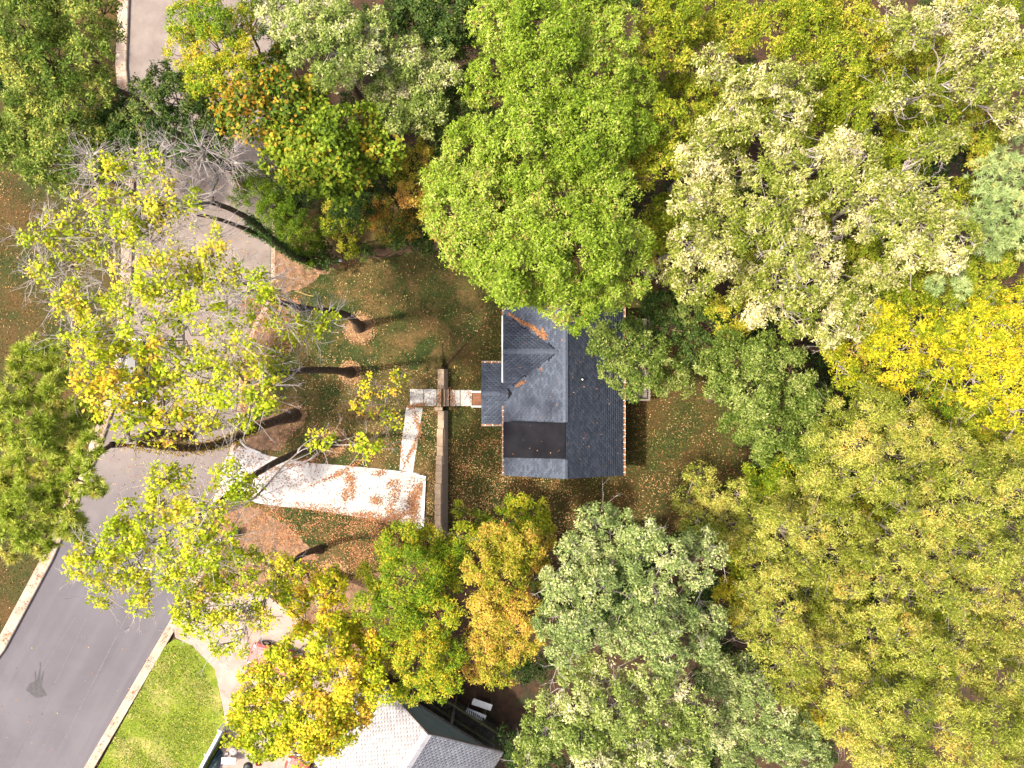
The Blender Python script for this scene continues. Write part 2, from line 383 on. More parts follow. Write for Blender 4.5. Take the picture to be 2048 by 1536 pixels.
# ------------------------------------------------------------------ driveway and walks, slab by slab
def slabs(root_name, quads, z, th, mat, kind='structure', piece='slab'):
    root = bpy.data.objects.new(root_name, None); root.location = P(*quads[0][0], z); C.objects.link(root); root['kind'] = kind
    for q in quads:
        c = (sum(p[0] for p in q)/len(q), sum(p[1] for p in q)/len(q))
        pp = []
        for p in q:
            d = math.hypot(p[0]-c[0], p[1]-c[1]); s_ = 1-0.2/d; pp.append(P(c[0]+(p[0]-c[0])*s_, c[1]+(p[1]-c[1])*s_, z)[:2])
        MB().prism(pp, z-th, z+random.uniform(-0.004, 0.004)).build(piece, mat, root, bevel=0.008)
    return root
top = [(452, 915), (478, 892), (540, 912), (622, 926), (692, 931), (762, 938), (836, 946), (851, 955)]
bot = [(425, 1005), (480, 1000), (548, 1012), (622, 1019), (690, 1030), (756, 1040), (820, 1052), (849, 1057)]
mid = [((a[0]+b[0])/2, (a[1]+b[1])/2) for a, b in zip(top, bot)]
qs = []
for i in range(7):
    qs.append([top[i], top[i+1], mid[i+1], mid[i]]); qs.append([mid[i], mid[i+1], bot[i+1], bot[i]])
slabs('driveway', qs, ZW+0.04, 0.2, M['concrete'])
wl = [(812, 815), (808, 846), (804, 878), (801, 910), (799, 940)]; wr = [(846, 815), (841, 846), (836, 878), (831, 910), (826, 946)]
slabs('footpath', [[wl[i], wr[i], wr[i+1], wl[i+1]] for i in range(4)] + [[(820, 778), (847, 778), (847, 812), (820, 812)], [(848, 778), (873, 778), (873, 812), (848, 812)]], ZW+0.04, 0.15, M['concrete'])
slabs('footpath', [[(900, 780), (920, 780), (920, 812), (900, 812)], [(921, 780), (944, 780), (944, 812), (921, 812)]], 0.05, 0.15, M['concrete'])
drape('drive_bed', [(350, 1240), (380, 1185), (520, 1185), (600, 1243), (700, 1304), (738, 1430), (658, 1598), (384, 1598), (454, 1472), (447, 1420), (430, 1338), (385, 1291), (352, 1276)], 0.03, M['old_concrete'])
slabs('neighbour_driveway', [[(345, 1240), (380, 1180), (450, 1190), (450, 1300), (430, 1336), (385, 1288), (350, 1275)], [(451, 1190), (520, 1180), (600, 1240), (560, 1420), (447, 1420), (432, 1338), (451, 1302)],
      [(601, 1240), (700, 1300), (740, 1430), (640, 1500), (562, 1420)], [(447, 1422), (560, 1422), (545, 1600), (380, 1600), (454, 1472)], [(562, 1424), (638, 1502), (660, 1600), (548, 1600)]], ZW+0.04, 0.2, M['old_concrete'])
kb = empty('parking_kerb', P(850, 955, ZW), 'low white kerb around the end of the concrete parking pad', 'kerb')
def bar(mb, a, b, w, z0, z1):
    A = Vector(P(*a, z1)[:2]); B_ = Vector(P(*b, z1)[:2]); d = (B_-A).normalized(); n_ = Vector((-d.y, d.x))*w/2
    mb.prism([(A+n_)[:], (A-n_)[:], (B_-n_)[:], (B_+n_)[:]], z0, z1); return mb
bar(MB(), (831, 950.5), (852, 955), 0.17, ZW-0.1, ZW+0.2).build('kerb_stone', M['white_paint'], kb, bevel=0.02)
bar(MB(), (849, 962), (846, 1037), 0.17, ZW-0.1, ZW+0.2).build('kerb_stone', M['white_paint'], kb, bevel=0.02)
bar(MB(), (845, 1047), (846, 1057), 0.17, ZW-0.1, ZW+0.2).build('kerb_stone', M['white_paint'], kb, bevel=0.02)
bar(MB(), (828, 1052), (845, 1057), 0.17, ZW-0.1, ZW+0.2).build('kerb_stone', M['white_paint'], kb, bevel=0.02)

# ------------------------------------------------------------------ retaining wall, block by block, with stairs
rw = empty('retaining_wall', P(890, 900, 0), 'long tan block retaining wall between the two lawns', 'wall')
blk = {}
def block(L, name, x0, x1, y0, y1, z0, z1):
    key = (name, round(L, 2), round(x1-x0, 2), round(z1-z0, 2))
    if key not in blk:
        mb = MB().box(-(x1-x0)/2, (x1-x0)/2, -(y1-y0)/2, (y1-y0)/2, 0, z1-z0)
        bmesh.ops.bevel(mb.b, geom=mb.b.edges[:], offset=0.012, segments=1, affect='EDGES')
        me = bpy.data.meshes.new(name); bmesh.ops.recalc_face_normals(mb.b, faces=mb.b.faces); mb.b.to_mesh(me); mb.b.free(); me.materials.append(M['wall_block']); blk[key] = me
    o = bpy.data.objects.new(name, blk[key]); link(o, rw)
    o.location = Vector(((x0+x1)/2, (y0+y1)/2, z0)) - Vector(rw.location)
    o.rotation_euler = (0, 0, random.uniform(-0.012, 0.012))
ch = 0.2
segs = [(738, 748, 0.82), (748, 777, 0.82), (822, 857, 0.84), (857, 893, 0.9), (893, 912, 0.98), (912, 930, 1.08), (930, 942, 1.16), (942, 967, 1.24), (967, 1010, 1.32), (1010, 1052, 1.36), (1052, 1083, 1.2)]
for (ya, yb, zc) in segs:
    kx = (H-zc)/FPX; y1 = -(ya-768)*kx; y0 = -(yb-768)*kx; xc = (890.5-1024)*(H)/FPX
    z = -0.05; ci = 0; L = 0.45
    while z < zc-0.1-0.02:
        zt = min(z+ch, zc-0.1); xo = xc - 0.055*ci
        n_ = max(1, round((y1-y0)/L)); off = 0.5 if ci % 2 else 0.0
        edges = sorted({y0, y1} | {y0+(i+off)*(y1-y0)/n_ for i in range(n_+1) if y0+0.06 < y0+(i+off)*(y1-y0)/n_ < y1-0.06})
        for a, b in zip(edges, edges[1:]): block(round(b-a, 2), 'block', xo-0.2, xo+0.2, a+0.006, b-0.006, z+0.003, zt-0.003)
        z = zt; ci += 1
    xo = xc - 0.055*ci
    n_ = max(1, round((y1-y0)/0.9))
    for i in range(n_):
        a = y0+i*(y1-y0)/n_; b = y0+(i+1)*(y1-y0)/n_
        block(round(b-a, 2), 'cap_stone', xo-0.23, xo+0.2, a+0.006, b-0.006, zc-0.1, zc)
# return wall under the trees at its south end
for i in range(5):
    a = P(893+i*15, 1074, 0.6); block(0.5, 'cap_stone', a[0], a[0]+0.5, a[1]-0.3, a[1]+0.3, 0.5, 0.6); block(0.5, 'block', a[0], a[0]+0.5, a[1]-0.2, a[1]+0.2, -0.05, 0.49)
# cheek walls of the stairs
for (xa, xb, ya, yb, zt) in ((875, 888, 770, 777, 0.82), (869, 885, 814, 821, 0.82)):
    p = P(xa, yb, zt); q = P(xb, ya, zt)
    for i in range(2):
        x0 = p[0]+(q[0]-p[0])*i/2; x1 = p[0]+(q[0]-p[0])*(i+1)/2
        block(round(q[1]-p[1], 2), 'cap_stone', x0+0.004, x1-0.004, p[1], q[1], zt-0.1, zt); block(round(q[1]-p[1], 2)-0.05, 'block', x0+0.004, x1-0.004, p[1]+0.025, q[1]-0.025, 0.3, zt-0.103)
stp = empty('garden_steps', P(886, 795, 0), 'short flight of tan steps through the retaining wall', 'steps')
xs = [874, 882.5, 890, 897.5]; zs = [0.76, 0.5, 0.25]
for i in range(3):
    x0 = P(xs[i], 0, zs[i])[0]; x1 = P(xs[i+1], 0, zs[i])[0]; y1 = P(0, 777.5, 0.3)[1]; y0 = P(0, 812.5, 0.3)[1]
    s_ = MB().box(x0, x1-0.09, y0, y1, -0.05, zs[i]-0.02).build('step', M['wall_block'], stp, bevel=0.01)
    for j in range(3):
        a = y0+(y1-y0)*j/3; b = y0+(y1-y0)*(j+1)/3
        MB().box(x1-0.085, x1, a+0.004, b-0.004, -0.05, zs[i]).build('edge_stone', M['wall_block'], s_, bevel=0.008)

# ------------------------------------------------------------------ leaves lying about: quads collected in arrays
def litter_obj(name, pts, sizes, cols, parent=None, kind='stuff', tilt=0.35):
    n_ = len(pts); a = RS.uniform(0, 2*np.pi, n_); d = np.stack([np.cos(a), np.sin(a), RS.normal(0, tilt, n_)], -1)
    s = np.stack([-np.sin(a), np.cos(a), RS.normal(0, tilt, n_)], -1); sz = sizes[:, None]
    v = np.stack([pts-d*sz*0.5, pts+s*sz*0.36, pts+d*sz*0.5, pts-s*sz*0.36], 1).reshape(-1, 3)
    v[:, 2] = np.maximum(v[:, 2], np.repeat(pts[:, 2], 4)-0.02)+0.02
    f = np.arange(4*n_).reshape(-1, 4)
    return obj_np(name, v, f, M['litter'], parent, np.repeat(cols, 4, 0), kind=kind)
def pal(cols, n_, jit=0.2):
    c = np.array(cols)[RS.randint(0, len(cols), n_)]
    return np.clip(c*(1+RS.normal(0, jit, (n_, 1)))*(1+RS.normal(0, 0.06, (n_, 3))), 0.005, 0.8)
BROWN = [(0.3, 0.12, 0.05), (0.22, 0.09, 0.04), (0.4, 0.19, 0.08), (0.34, 0.2, 0.1), (0.16, 0.07, 0.035)]
TAN = [(0.42, 0.28, 0.12), (0.5, 0.36, 0.16), (0.36, 0.2, 0.08), (0.28, 0.13, 0.05)]
YELLOW = [(0.55, 0.42, 0.04), (0.5, 0.33, 0.03), (0.6, 0.5, 0.08), (0.42, 0.4, 0.05)]

# ------------------------------------------------------------------ the house
EZ = 3.3; hx0, hy1 = P(1008, 614, EZ)[:2]; hx1, hy0 = P(1247, 951, EZ)[:2]
rx = P(1130, 0, 5.05)[0]; ry_pitch = 0.46; RZ = EZ + (rx-hx0)*ry_pitch; pr = (RZ-EZ)/(hx1-rx)
house = empty('house', ((hx0+hx1)/2, (hy0+hy1)/2, 0), 'small house with dark blue-grey shingle roof in the middle of the lawn', 'house')
wx0, wx1, wy0, wy1 = hx0+0.4, hx1-0.4, hy0+0.35, hy1-0.35; wz = 3.12
def wall(a, b, z1, z2=None, apex=None):
    d = Vector((b[0]-a[0], b[1]-a[1])); n_ = Vector((-d.y, d.x)).normalized()*0.12
    mb = MB(); pr_ = [(a[0], a[1], -0.3), (b[0], b[1], -0.3), (b[0], b[1], z1)] + ([apex] if apex else []) + [(a[0], a[1], z1)]
    mb.loft([pr_, [(p[0]+n_.x, p[1]+n_.y, p[2]) for p in pr_]]); return mb.build('wall', M['cream_siding'], house)
wall((wx0, wy0), (wx1, wy0), wz, apex=(rx, wy0, RZ-0.2)); wall((wx1, wy1), (wx0, wy1), wz, apex=(rx, wy1, RZ-0.2))
wall((wx1, wy0+0.125), (wx1, wy1-0.125), wz); wall((wx0, wy1-0.125), (wx0, wy0+0.125), wz)
def window(x, y, ax, w, h, z, sgn):
    """ax: axis the window runs along; sgn: outward sign on the other axis"""
    def bx(a0, a1, d0, d1, z0, z1):
        return MB().box(x+a0, x+a1, *sorted((y+sgn*d0, y+sgn*d1)), z0, z1) if ax == 'x' else MB().box(*sorted((x+sgn*d0, x+sgn*d1)), y+a0, y+a1, z0, z1)
    f_ = bx(-w/2-0.08, w/2+0.08, 0.002, 0.035, z-0.08, z+h+0.08).build('window', M['white_paint'], house)
    bx(-w/2, -0.02, 0.03, 0.04, z, z+h).build('pane', M['glass'], f_); bx(0.02, w/2, 0.03, 0.04, z, z+h).build('pane', M['glass'], f_)
for yy in (-4.3, 3.2): window(wx0, yy, 'y', 1.2, 1.2, 1.1, -1)
for yy in (-4.2, 0.0, 3.4): window(wx1, yy, 'y', 1.1, 1.2, 1.1, 1)
for xx in (1.4, 5.2): window(xx, wy0, 'x', 1.0, 1.2, 1.1, -1); window(xx, wy1, 'x', 1.0, 1.2, 1.1, 1)

def shingles(o_, u, s_, L, D, mat, parent, exp=0.15, tab=0.3, keep=None, name='shingles'):
    """individually cut shingle tabs over a slope: o_ eave corner, u along the eave, s_ up the slope"""
    o_ = np.array(o_); u = np.array(u)/np.linalg.norm(u); s_ = np.array(s_)/np.linalg.norm(s_); nn = np.cross(u, s_); nn = nn*np.sign(nn[2])
    A = []; nr = int(D/exp)
    for r in range(nr+1):
        q0 = r*exp; q1 = min(q0+exp*1.25, D)
        x = -(tab*0.5*(r % 2))
        while x < L:
            w_ = tab; a = max(x, 0)+0.005; b = min(x+w_, L)-0.005; x += w_
            if b-a < 0.02: continue
            A.append((a, b, q0, q1, RS.uniform(0.004, 0.008)))
    A = np.array(A)
    def pt(aa, qq, hh): return o_ + aa[:, None]*u + qq[:, None]*s_ + hh[:, None]*nn
    z0 = np.zeros(len(A)); t = A[:, 4]
    V = np.stack([pt(A[:, 0], A[:, 2], t), pt(A[:, 1], A[:, 2], t), pt(A[:, 1], A[:, 3], z0+0.003), pt(A[:, 0], A[:, 3], z0+0.003), pt(A[:, 0], A[:, 2], z0-0.004), pt(A[:, 1], A[:, 2], z0-0.004)], 1)
    if keep is not None: V = V[keep(V.mean(1))]
    n_ = len(V); base = (np.arange(n_)*6)[:, None]
    F = [base+np.array([[0, 1, 2, 3]]), base+np.array([[4, 5, 1, 0]])]
    T = [base+np.array([[4, 0, 3]]), base+np.array([[5, 2, 1]])]
    return obj_np(name, V.reshape(-1, 3), [np.concatenate(F), np.concatenate(T)], mat, parent, kind='stuff')
roof = MB()
for (xe, sgn) in ((hx0, 1), (hx1, -1)):
    roof.slab([(xe, hy0, EZ), (rx, hy0, RZ), (rx, hy1, RZ), (xe, hy1, EZ)], 0.14)
roof = roof.build('roof', M['membrane'], house)
rp = (rx-hx0); dl = math.hypot(rp, RZ-EZ); dr = math.hypot(hx1-rx, RZ-EZ)
# front-facing cross gable
gyc = P(0, 703, 4.9)[1]; gend = P(1117, 0, 4.9)[0]; gz = EZ+(gend-hx0)*ry_pitch; gw = 2.55; gx0 = hx0-0.06
gab = MB()
for sg in (1, -1): gab.slab([(gx0, gyc+sg*gw, EZ+0.02), (gx0, gyc, gz+0.02), (gend, gyc, gz+0.02), (gend, gyc+sg*gw, EZ+0.02)][::sg], 0.1)
gab = gab.build('gable_roof', M['membrane'], house)
main_z = lambda p: EZ+(p[:, 0]-hx0)*ry_pitch
gab_z = lambda p: EZ+0.02+(gw-np.abs(p[:, 1]-gyc))*(gz-EZ)/gw
shingles((hx0, hy0, EZ), (0, 1, 0), (rp, 0, RZ-EZ), hy1-hy0, dl, M['shingle'], roof, keep=lambda p: (gab_z(p) < main_z(p)+0.02) | (np.abs(p[:, 1]-gyc) > gw))
shingles((hx1, hy0, EZ), (0, 1, 0), (rx-hx1, 0, RZ-EZ), hy1-hy0, dr, M['shingle'], roof)
for sg in (1, -1):
    shingles((gx0, gyc+sg*gw, EZ+0.02), (1, 0, 0), (0, -sg*gw, gz-EZ), gend-gx0+0.02, math.hypot(gw, gz-EZ), M['shingle'], gab, keep=lambda p: main_z(p) < p[:, 2]+0.03)
MB().loft([[(gx0+0.1, gyc-gw+0.1, EZ-0.1), (gx0+0.1, gyc+gw-0.1, EZ-0.1), (gx0+0.1, gyc, gz-0.1)], [(gx0+0.3, gyc-gw+0.1, EZ-0.1), (gx0+0.3, gyc+gw-0.1, EZ-0.1), (gx0+0.3, gyc, gz-0.1)]]).build('gable_wall', M['cream_siding'], house)
# ridge caps
def caps(a, b, wdt, mat, parent, name='ridge_cap', pitch=0.46, lift=0.03, n_=None):
    a = Vector(a); b = Vector(b); d = (b-a); L = d.length; d.normalize(); s_ = Vector((-d.y, d.x, 0)).normalized(); n_ = n_ or max(1, round(L/1.0))
    for i in range(n_):
        p = a+d*(L*i/n_); q = a+d*(L*(i+1)/n_-0.01); rings = []
        for r, l in ((p, lift+0.012), (q, lift)):
            e = Vector((0, 0, -pitch*wdt)); rings.append([(r+s_*wdt+e+Vector((0, 0, l)))[:], (r+Vector((0, 0, l)))[:], (r-s_*wdt+e+Vector((0, 0, l)))[:], (r-s_*wdt+e+Vector((0, 0, -0.02)))[:], (r+s_*wdt+e+Vector((0, 0, -0.02)))[:]])
        MB().loft(rings).build(name, mat, parent)
dy1 = P(0, 845, 4.9)[1]; dy0 = P(0, 917, 4.9)[1]
caps((rx+0.02, hy1-0.02, RZ+0.02), (rx+0.02, dy1+0.02, RZ+0.02), 0.17, M['ridge'], roof, lift=0.06)
caps((rx, dy0-0.05, RZ+0.02), (rx, hy0+0.01, RZ+0.02), 0.17, M['ridge'], roof, lift=0.06)
caps((gx0+0.02, gyc, gz+0.03), (gend-0.05, gyc, gz+0.03), 0.15, M['ridge'], gab, pitch=0.6, lift=0.06)
# low shed dormer with black membrane
dz0 = 4.28; dz1 = RZ+0.06
dm = MB().slab([(hx0-0.03, dy0, dz0), (rx+0.02, dy0, dz1), (rx+0.02, dy1, dz1), (hx0-0.03, dy1, dz0)], 0.09).build('dormer_roof', M['membrane'], house)
for yy in (dy0+0.08, dy1-0.16): MB().loft([[(hx0+0.12, yy, EZ-0.05), (rx-0.1, yy, RZ-0.15), (rx-0.1, yy, dz1-0.08), (hx0+0.12, yy, dz0-0.05)], [(hx0+0.12, yy+0.08, EZ-0.05), (rx-0.1, yy+0.08, RZ-0.15), (rx-0.1, yy+0.08, dz1-0.08), (hx0+0.12, yy+0.08, dz0-0.05)]]).build('dormer_cheek', M['membrane'], house)
MB().box(hx0+0.1, hx0+0.2, dy0+0.17, dy1-0.17, EZ-0.05, dz0-0.07).build('dormer_face', M['cream_siding'], house)
for i in range(3):
    y_ = dy0+(i+0.5)*(dy1-dy0)/3; hw = (dy1-dy0)/6-0.01; z_ = lambda x: dz0+(x-hx0+0.03)*(dz1-dz0)/(rx-hx0+0.05)
    MB().slab([(hx0-0.02, y_-hw, z_(hx0-0.02)+0.012), (rx, y_-hw, z_(rx)+0.012), (rx, y_+hw, z_(rx)+0.012), (hx0-0.02, y_+hw, z_(hx0-0.02)+0.012)], 0.01).build('membrane_sheet', M['membrane'], dm)
# vent pipe
vp = P(1163, 759, 4.6); vz = EZ+(hx1-vp[0])*pr
MB().cyl((vp[0], vp[1], vz-0.05), (vp[0], vp[1], vz+0.38), 0.07, n=12).cyl((vp[0], vp[1], vz-0.02), (vp[0], vp[1], vz+0.1), 0.17, 0.08, n=12).build('vent_pipe', M['black_plastic'], house)
MB().cyl((vp[0]+0.02, vp[1], vz+0.381), (vp[0]+0.02, vp[1], vz+0.4), 0.055, n=10).build('vent_cap', M['white_paint'], house)
# gutters with hangers
def gutter(a, b, leaf_from=0.0, leaf_to=1.0, parent=house, out=(-1, 0), z=EZ):
    a = Vector((a[0], a[1], z)); b = Vector((b[0], b[1], z)); d = (b-a); L = d.length; d.normalize(); o_ = Vector((out[0], out[1], 0))
    prof = [(0.0, -0.02), (0.0, -0.13), (0.12, -0.13), (0.13, -0.015), (0.115, -0.015), (0.105, -0.115), (0.012, -0.115), (0.012, -0.02)]
    g = MB().loft([[(p+o_*q[0]+Vector((0, 0, q[1])))[:] for q in prof] for p in (a, b)]).build('gutter', M['white_paint'], parent)
    n_ = int(L/0.4)
    for i in range(n_):
        t = (i+0.5)/n_; p = a+d*L*t
        c = p+o_*0.065
        MB().box(-0.065, 0.065, -0.022, 0.022, -0.012, 0.004).build('gutter_hanger', M['white_paint'], g, local=True)
        h_ = g.children[-1] if False else bpy.data.objects[-1] if False else None
        ho = [o for o in g.children][-1]; ho.location = c - root_loc(parent); ho.rotation_euler = (0, 0, math.atan2(out[1], out[0]))
    m_ = int(L*260*(leaf_to-leaf_from)); t = RS.uniform(leaf_from, leaf_to, m_)*L; w_ = RS.uniform(0.01, 0.11, m_)
    p_ = np.array(a)[None]+t[:, None]*np.array(d)+w_[:, None]*np.array(o_)+np.array([0, 0, -0.07])+np.stack([np.zeros(m_), np.zeros(m_), RS.uniform(0, 0.05, m_)], -1)
    litter_obj('gutter_leaves', p_, RS.uniform(0.05, 0.09, m_), pal(BROWN, m_), g)
gutter((hx0, gyc+gw+0.02), (hx0, hy1), out=(-1, 0)); gutter((hx0, hy0), (hx0, gyc-gw-0.3), 0.0, 1.0, out=(-1, 0))
gutter((hx1, hy0), (hx1, hy1), 0.0, 1.0, out=(1, 0))
MB().box(gx0-0.1, gx0-0.005, gyc-gw-0.25, gyc+gw-0.05, EZ-0.16, EZ+0.02).build('fascia', M['white_paint'], house, bevel=0.01)
# porch
pz = 2.85; px0, pya = P(963, 726, pz)[:2]; pyb = P(0, 848, pz)[1]; pyc = P(0, 787, 3.5)[1]; prz = pz+0.72; px1 = hx0+0.1
por = MB()
for ye in (pya, pyb):
    q = [(px0, ye, pz), (px1+0.9, ye, pz), (px1+0.9, pyc, prz), (px0, pyc, prz)]
    por.slab(q, 0.1)
por = por.build('porch_roof', M['membrane'], house)
for ye in (pya, pyb):
    shingles((px0, ye, pz), (1, 0, 0), (0, pyc-ye, prz-pz), hx0-px0+0.3, math.hypot(pyc-ye, prz-pz), M['shingle'], por, keep=lambda p: (p[:, 0] < hx0) | (main_z(p) < p[:, 2]+0.03))
caps((px0+0.05, pyc, prz+0.01), (P(1001, 0, 3.5)[0], pyc, prz+0.01), 0.14, M['ridge'], por, pitch=0.35, n_=3, lift=0.05)
gutter((px0, pya), (hx0-0.14, pya), out=(0, 1), z=pz); gutter((px0, pyb), (hx0-0.02, pyb), out=(0, -1), z=pz)
MB().box(px0+0.15, wx0-0.125, pyb+0.3, pya-0.3, -0.1, 0.42).build('porch_floor', M['old_concrete'], house)
for yy in (pyb+0.4, pyc-0.75, pyc+0.75, pya-0.4): MB().box(px0+0.2, px0+0.32, yy-0.06, yy+0.06, 0.42, pz-0.1).build('porch_post', M['white_paint'], house)
dd = MB().box(wx0-0.165, wx0-0.13, pyc-0.5, pyc+0.5, 0.42, 2.5).build('door', M['white_paint'], house)
MB().box(wx0-0.22, wx0-0.166, pyc+0.36, pyc+0.41, 1.4, 1.46).build('handle', M['chrome'], dd)
sx0 = P(945, 0, 0.3)[0]; sy1 = P(0, 785, 0.3)[1]; sy0 = P(0, 811, 0.3)[1]
for i in range(3):
    a = sx0+i*(px0+0.16-sx0)/3
    st_ = bpy.data.objects.new('porch_step', None); st_.location = Vector((a, sy0, 0))-root_loc(house); link(st_, house)
    for j in range(4):
        y0_ = sy0+j*(sy1-sy0)/4
        MB().box(a, a+(px0+0.16-sx0)/3-0.004, y0_+0.004, y0_+(sy1-sy0)/4-0.004, 0.005, 0.13*(i+1)).build('brick', M['brick'], st_, bevel=0.008)
for yy in (P(0, 783.5, 1.1)[1], P(0, 813, 1.1)[1]):
    hr = MB().box(sx0-0.05, px0+0.2, yy-0.06, yy+0.06, 1.05, 1.11).build('handrail', M['white_paint'], house, bevel=0.01)
    for t in np.linspace(sx0, px0+0.1, 6): MB().box(t-0.02, t+0.02, yy-0.02, yy+0.02, 0.0, 1.045).build('baluster', M['white_paint'], hr)
# leaf drifts on the roof
def drift(pts, wd, n_, dens_end=1.0):
    out = []
    for _ in range(n_):
        t = RS.uniform(0, len(pts)-1); i = int(t); a = np.array(pts[i], float); b = np.array(pts[i+1], float)
        p = a+(b-a)*(t-i)+RS.normal(0, wd, 2)*(0.5+0.8*(t/(len(pts)-1)))
        out.append(p)
    return np.array(out)
dp = np.concatenate([drift([(1017, 624), (1040, 641), (1062, 652), (1074, 662), (1090, 677)], 2.0, 800), drift([(1083, 655), (1092, 674)], 1.2, 120), drift([(1033, 773), (1040, 767), (1049, 763)], 1.6, 130), drift([(1079, 740), (1081, 738)], 1.5, 20), np.stack([RS.uniform(1012, 1240, 90), RS.uniform(620, 945, 90)], -1)])
w_ = np.stack([(dp[:, 0]-1024)*(H-4.4)/FPX, -(dp[:, 1]-768)*(H-4.4)/FPX], -1)
zz = np.where(w_[:, 0] < rx, EZ+(w_[:, 0]-hx0)*ry_pitch, EZ+(hx1-w_[:, 0])*pr)
gzz = np.where((np.abs(w_[:, 1]-gyc) < gw) & (w_[:, 0] < gend), EZ+(gw-np.abs(w_[:, 1]-gyc))*(gz-EZ)/gw, 0); zz = np.maximum(zz, gzz)
indorm = (w_[:, 0] < rx) & (w_[:, 1] < dy1+0.05) & (w_[:, 1] > dy0-0.05); zz = np.where(indorm, dz0+(w_[:, 0]-hx0)*(dz1-dz0)/(rx-hx0)+0.02, zz)
o = litter_obj('roof_leaves', np.concatenate([w_, zz[:, None]+0.02], 1), RS.uniform(0.06, 0.11, len(dp)), pal(BROWN, len(dp))); tag(o, 'dead brown leaves drifted in the roof valley of the house', 'leaves')

# back deck beside the house, under the trees
bd = empty('back_deck', P(1280, 720, 0), 'grey wooden back deck half hidden under the trees behind the house', 'deck')
bx0 = hx1-0.38; bx1 = P(1299, 0, 1.6)[0]; by1 = P(0, 640, 1.6)[1]; by0 = P(0, 800, 1.6)[1]
nb = int((by1-by0)/0.15)
for i in range(nb): MB().box(bx0, bx1, by0+i*0.15+0.004, by0+(i+1)*0.15-0.004, 0.56, 0.6).build('deck_board', M['weathered_wood'], bd)
for (a, b, c, d) in ((bx0, bx1, by1-0.05, by1+0.09), (bx1-0.07, bx1+0.05, by0, by1-0.06), (bx0, bx1-0.08, by0-0.05, by0+0.07)):
    MB().box(a, b, c, d, 1.55, 1.6).build('top_rail', M['weathered_wood'], bd)
for x_, y_ in ((bx0+0.1, by1), (bx1, by1), (bx1, (by0+by1)/2), (bx1, by0), (bx0+0.1, by0)): MB().box(x_-0.045, x_+0.045, y_-0.045, y_+0.045, -0.1, 1.545).build('post', M['weathered_wood'], bd)
for t in np.arange(by0+0.15, by1-0.1, 0.14): MB().box(bx1-0.02, bx1+0.02, t-0.02, t+0.02, 0.61, 1.54).build('baluster', M['weathered_wood'], bd)
for t in np.arange(bx0+0.2, bx1-0.1, 0.14):
    for y_ in (by1, by0): MB().box(t-0.02, t+0.02, y_-0.02, y_+0.02, 0.61, 1.54).build('baluster', M['weathered_wood'], bd)

# ------------------------------------------------------------------ neighbour's house at the bottom
nzr = 7.2; nez = 3.7; ax_, ay_ = P(855, 1468, nzr)[:2]
nh = empty('house', (ax_, ay_, 0), 'neighbouring house with pale grey shingle roof and sage green gable wall', 'house', rz=math.atan2(-0.534, 0.845))
hwid = 5.5; NL = 7.0
def lp(name, mb, mat, parent=nh, **k): return mb.build(name, mat, parent, local=True, **k)
nroof = MB()
for sg in (1, -1): nroof.slab([(0, 0, nzr), (sg*hwid, 0, nez), (sg*hwid, -NL, nez), (0, -NL, nzr)], 0.16)
nroof = lp('roof', nroof, M['white_paint'])
def local_shingles(o_, u, s_, L, D, mat, parent, **k):
    o = shingles(o_, u, s_, L, D, mat, None, **k); o.parent = parent; return o
for sg in (1, -1): local_shingles((sg*(hwid+0.03), 0.02, nez-0.02), (0, -1, 0), (-sg*hwid, 0, nzr-nez), NL+0.04, math.hypot(hwid, nzr-nez), M['grey_shingle'], nroof, exp=0.17, tab=0.33)
for i in range(6):
    a, b = -i*NL/6, -(i+1)*NL/6+0.01; pt_ = (nzr-nez)/hwid
    lp('ridge_cap', MB().loft([[(0.3, y_, nzr-0.3*pt_+l), (0, y_, nzr+l+0.02), (-0.3, y_, nzr-0.3*pt_+l), (-0.3, y_, nzr-0.3*pt_-0.02), (0.3, y_, nzr-0.3*pt_-0.02)] for y_, l in ((a, 0.045), (b, 0.035))]), M['grey_shingle'], nroof)
pitch_ = (nzr-nez)/hwid; bh = 0.22; z_ = 0.3; wy_ = -0.35; wh = hwid-0.35
wb = lp('wall', MB().loft([[(-wh, -1.75, -0.2), (wh, -1.75, -0.2), (wh, -1.75, nez-0.1), (0, -1.75, nzr-0.25), (-wh, -1.75, nez-0.1)], [(-wh, -6.6, -0.2), (wh, -6.6, -0.2), (wh, -6.6, nez-0.1), (0, -6.6, nzr-0.25), (-wh, -6.6, nez-0.1)]]), M['sage_siding'])
z_ = nez+0.1
lp('tie_beam', MB().box(-wh-0.1, wh+0.1, wy_-0.1, wy_+0.08, nez-0.12, nez+0.09), M['weathered_wood'])
for x_ in (-wh+0.1, -1.6, 1.6, wh-0.1): lp('porch_post', MB().box(x_-0.08, x_+0.08, wy_-0.08, wy_+0.06, -0.2, nez-0.125), M['weathered_wood'])
lp('gable_wall', MB().loft([[(-wh, y_, nez+0.09), (wh, y_, nez+0.09), (0, y_, nzr-0.2)] for y_ in (wy_-0.1, wy_-0.03)]), M['sage_siding'])
while z_ < nzr-0.5:
    w0 = min(wh, (nzr-0.2-z_)/pitch_); w1 = min(wh, (nzr-0.2-z_-bh)/pitch_)
    if w1 > 0.1: lp('siding_board', MB().loft([[(-w0, wy_+0.025, z_), (w0, wy_+0.025, z_), (w0, wy_-0.02, z_), (-w0, wy_-0.02, z_)], [(-w1, wy_+0.002, z_+bh-0.004), (w1, wy_+0.002, z_+bh-0.004), (w1, wy_-0.02, z_+bh-0.004), (-w1, wy_-0.02, z_+bh-0.004)]]), M['sage_siding'], wb)
    z_ += bh
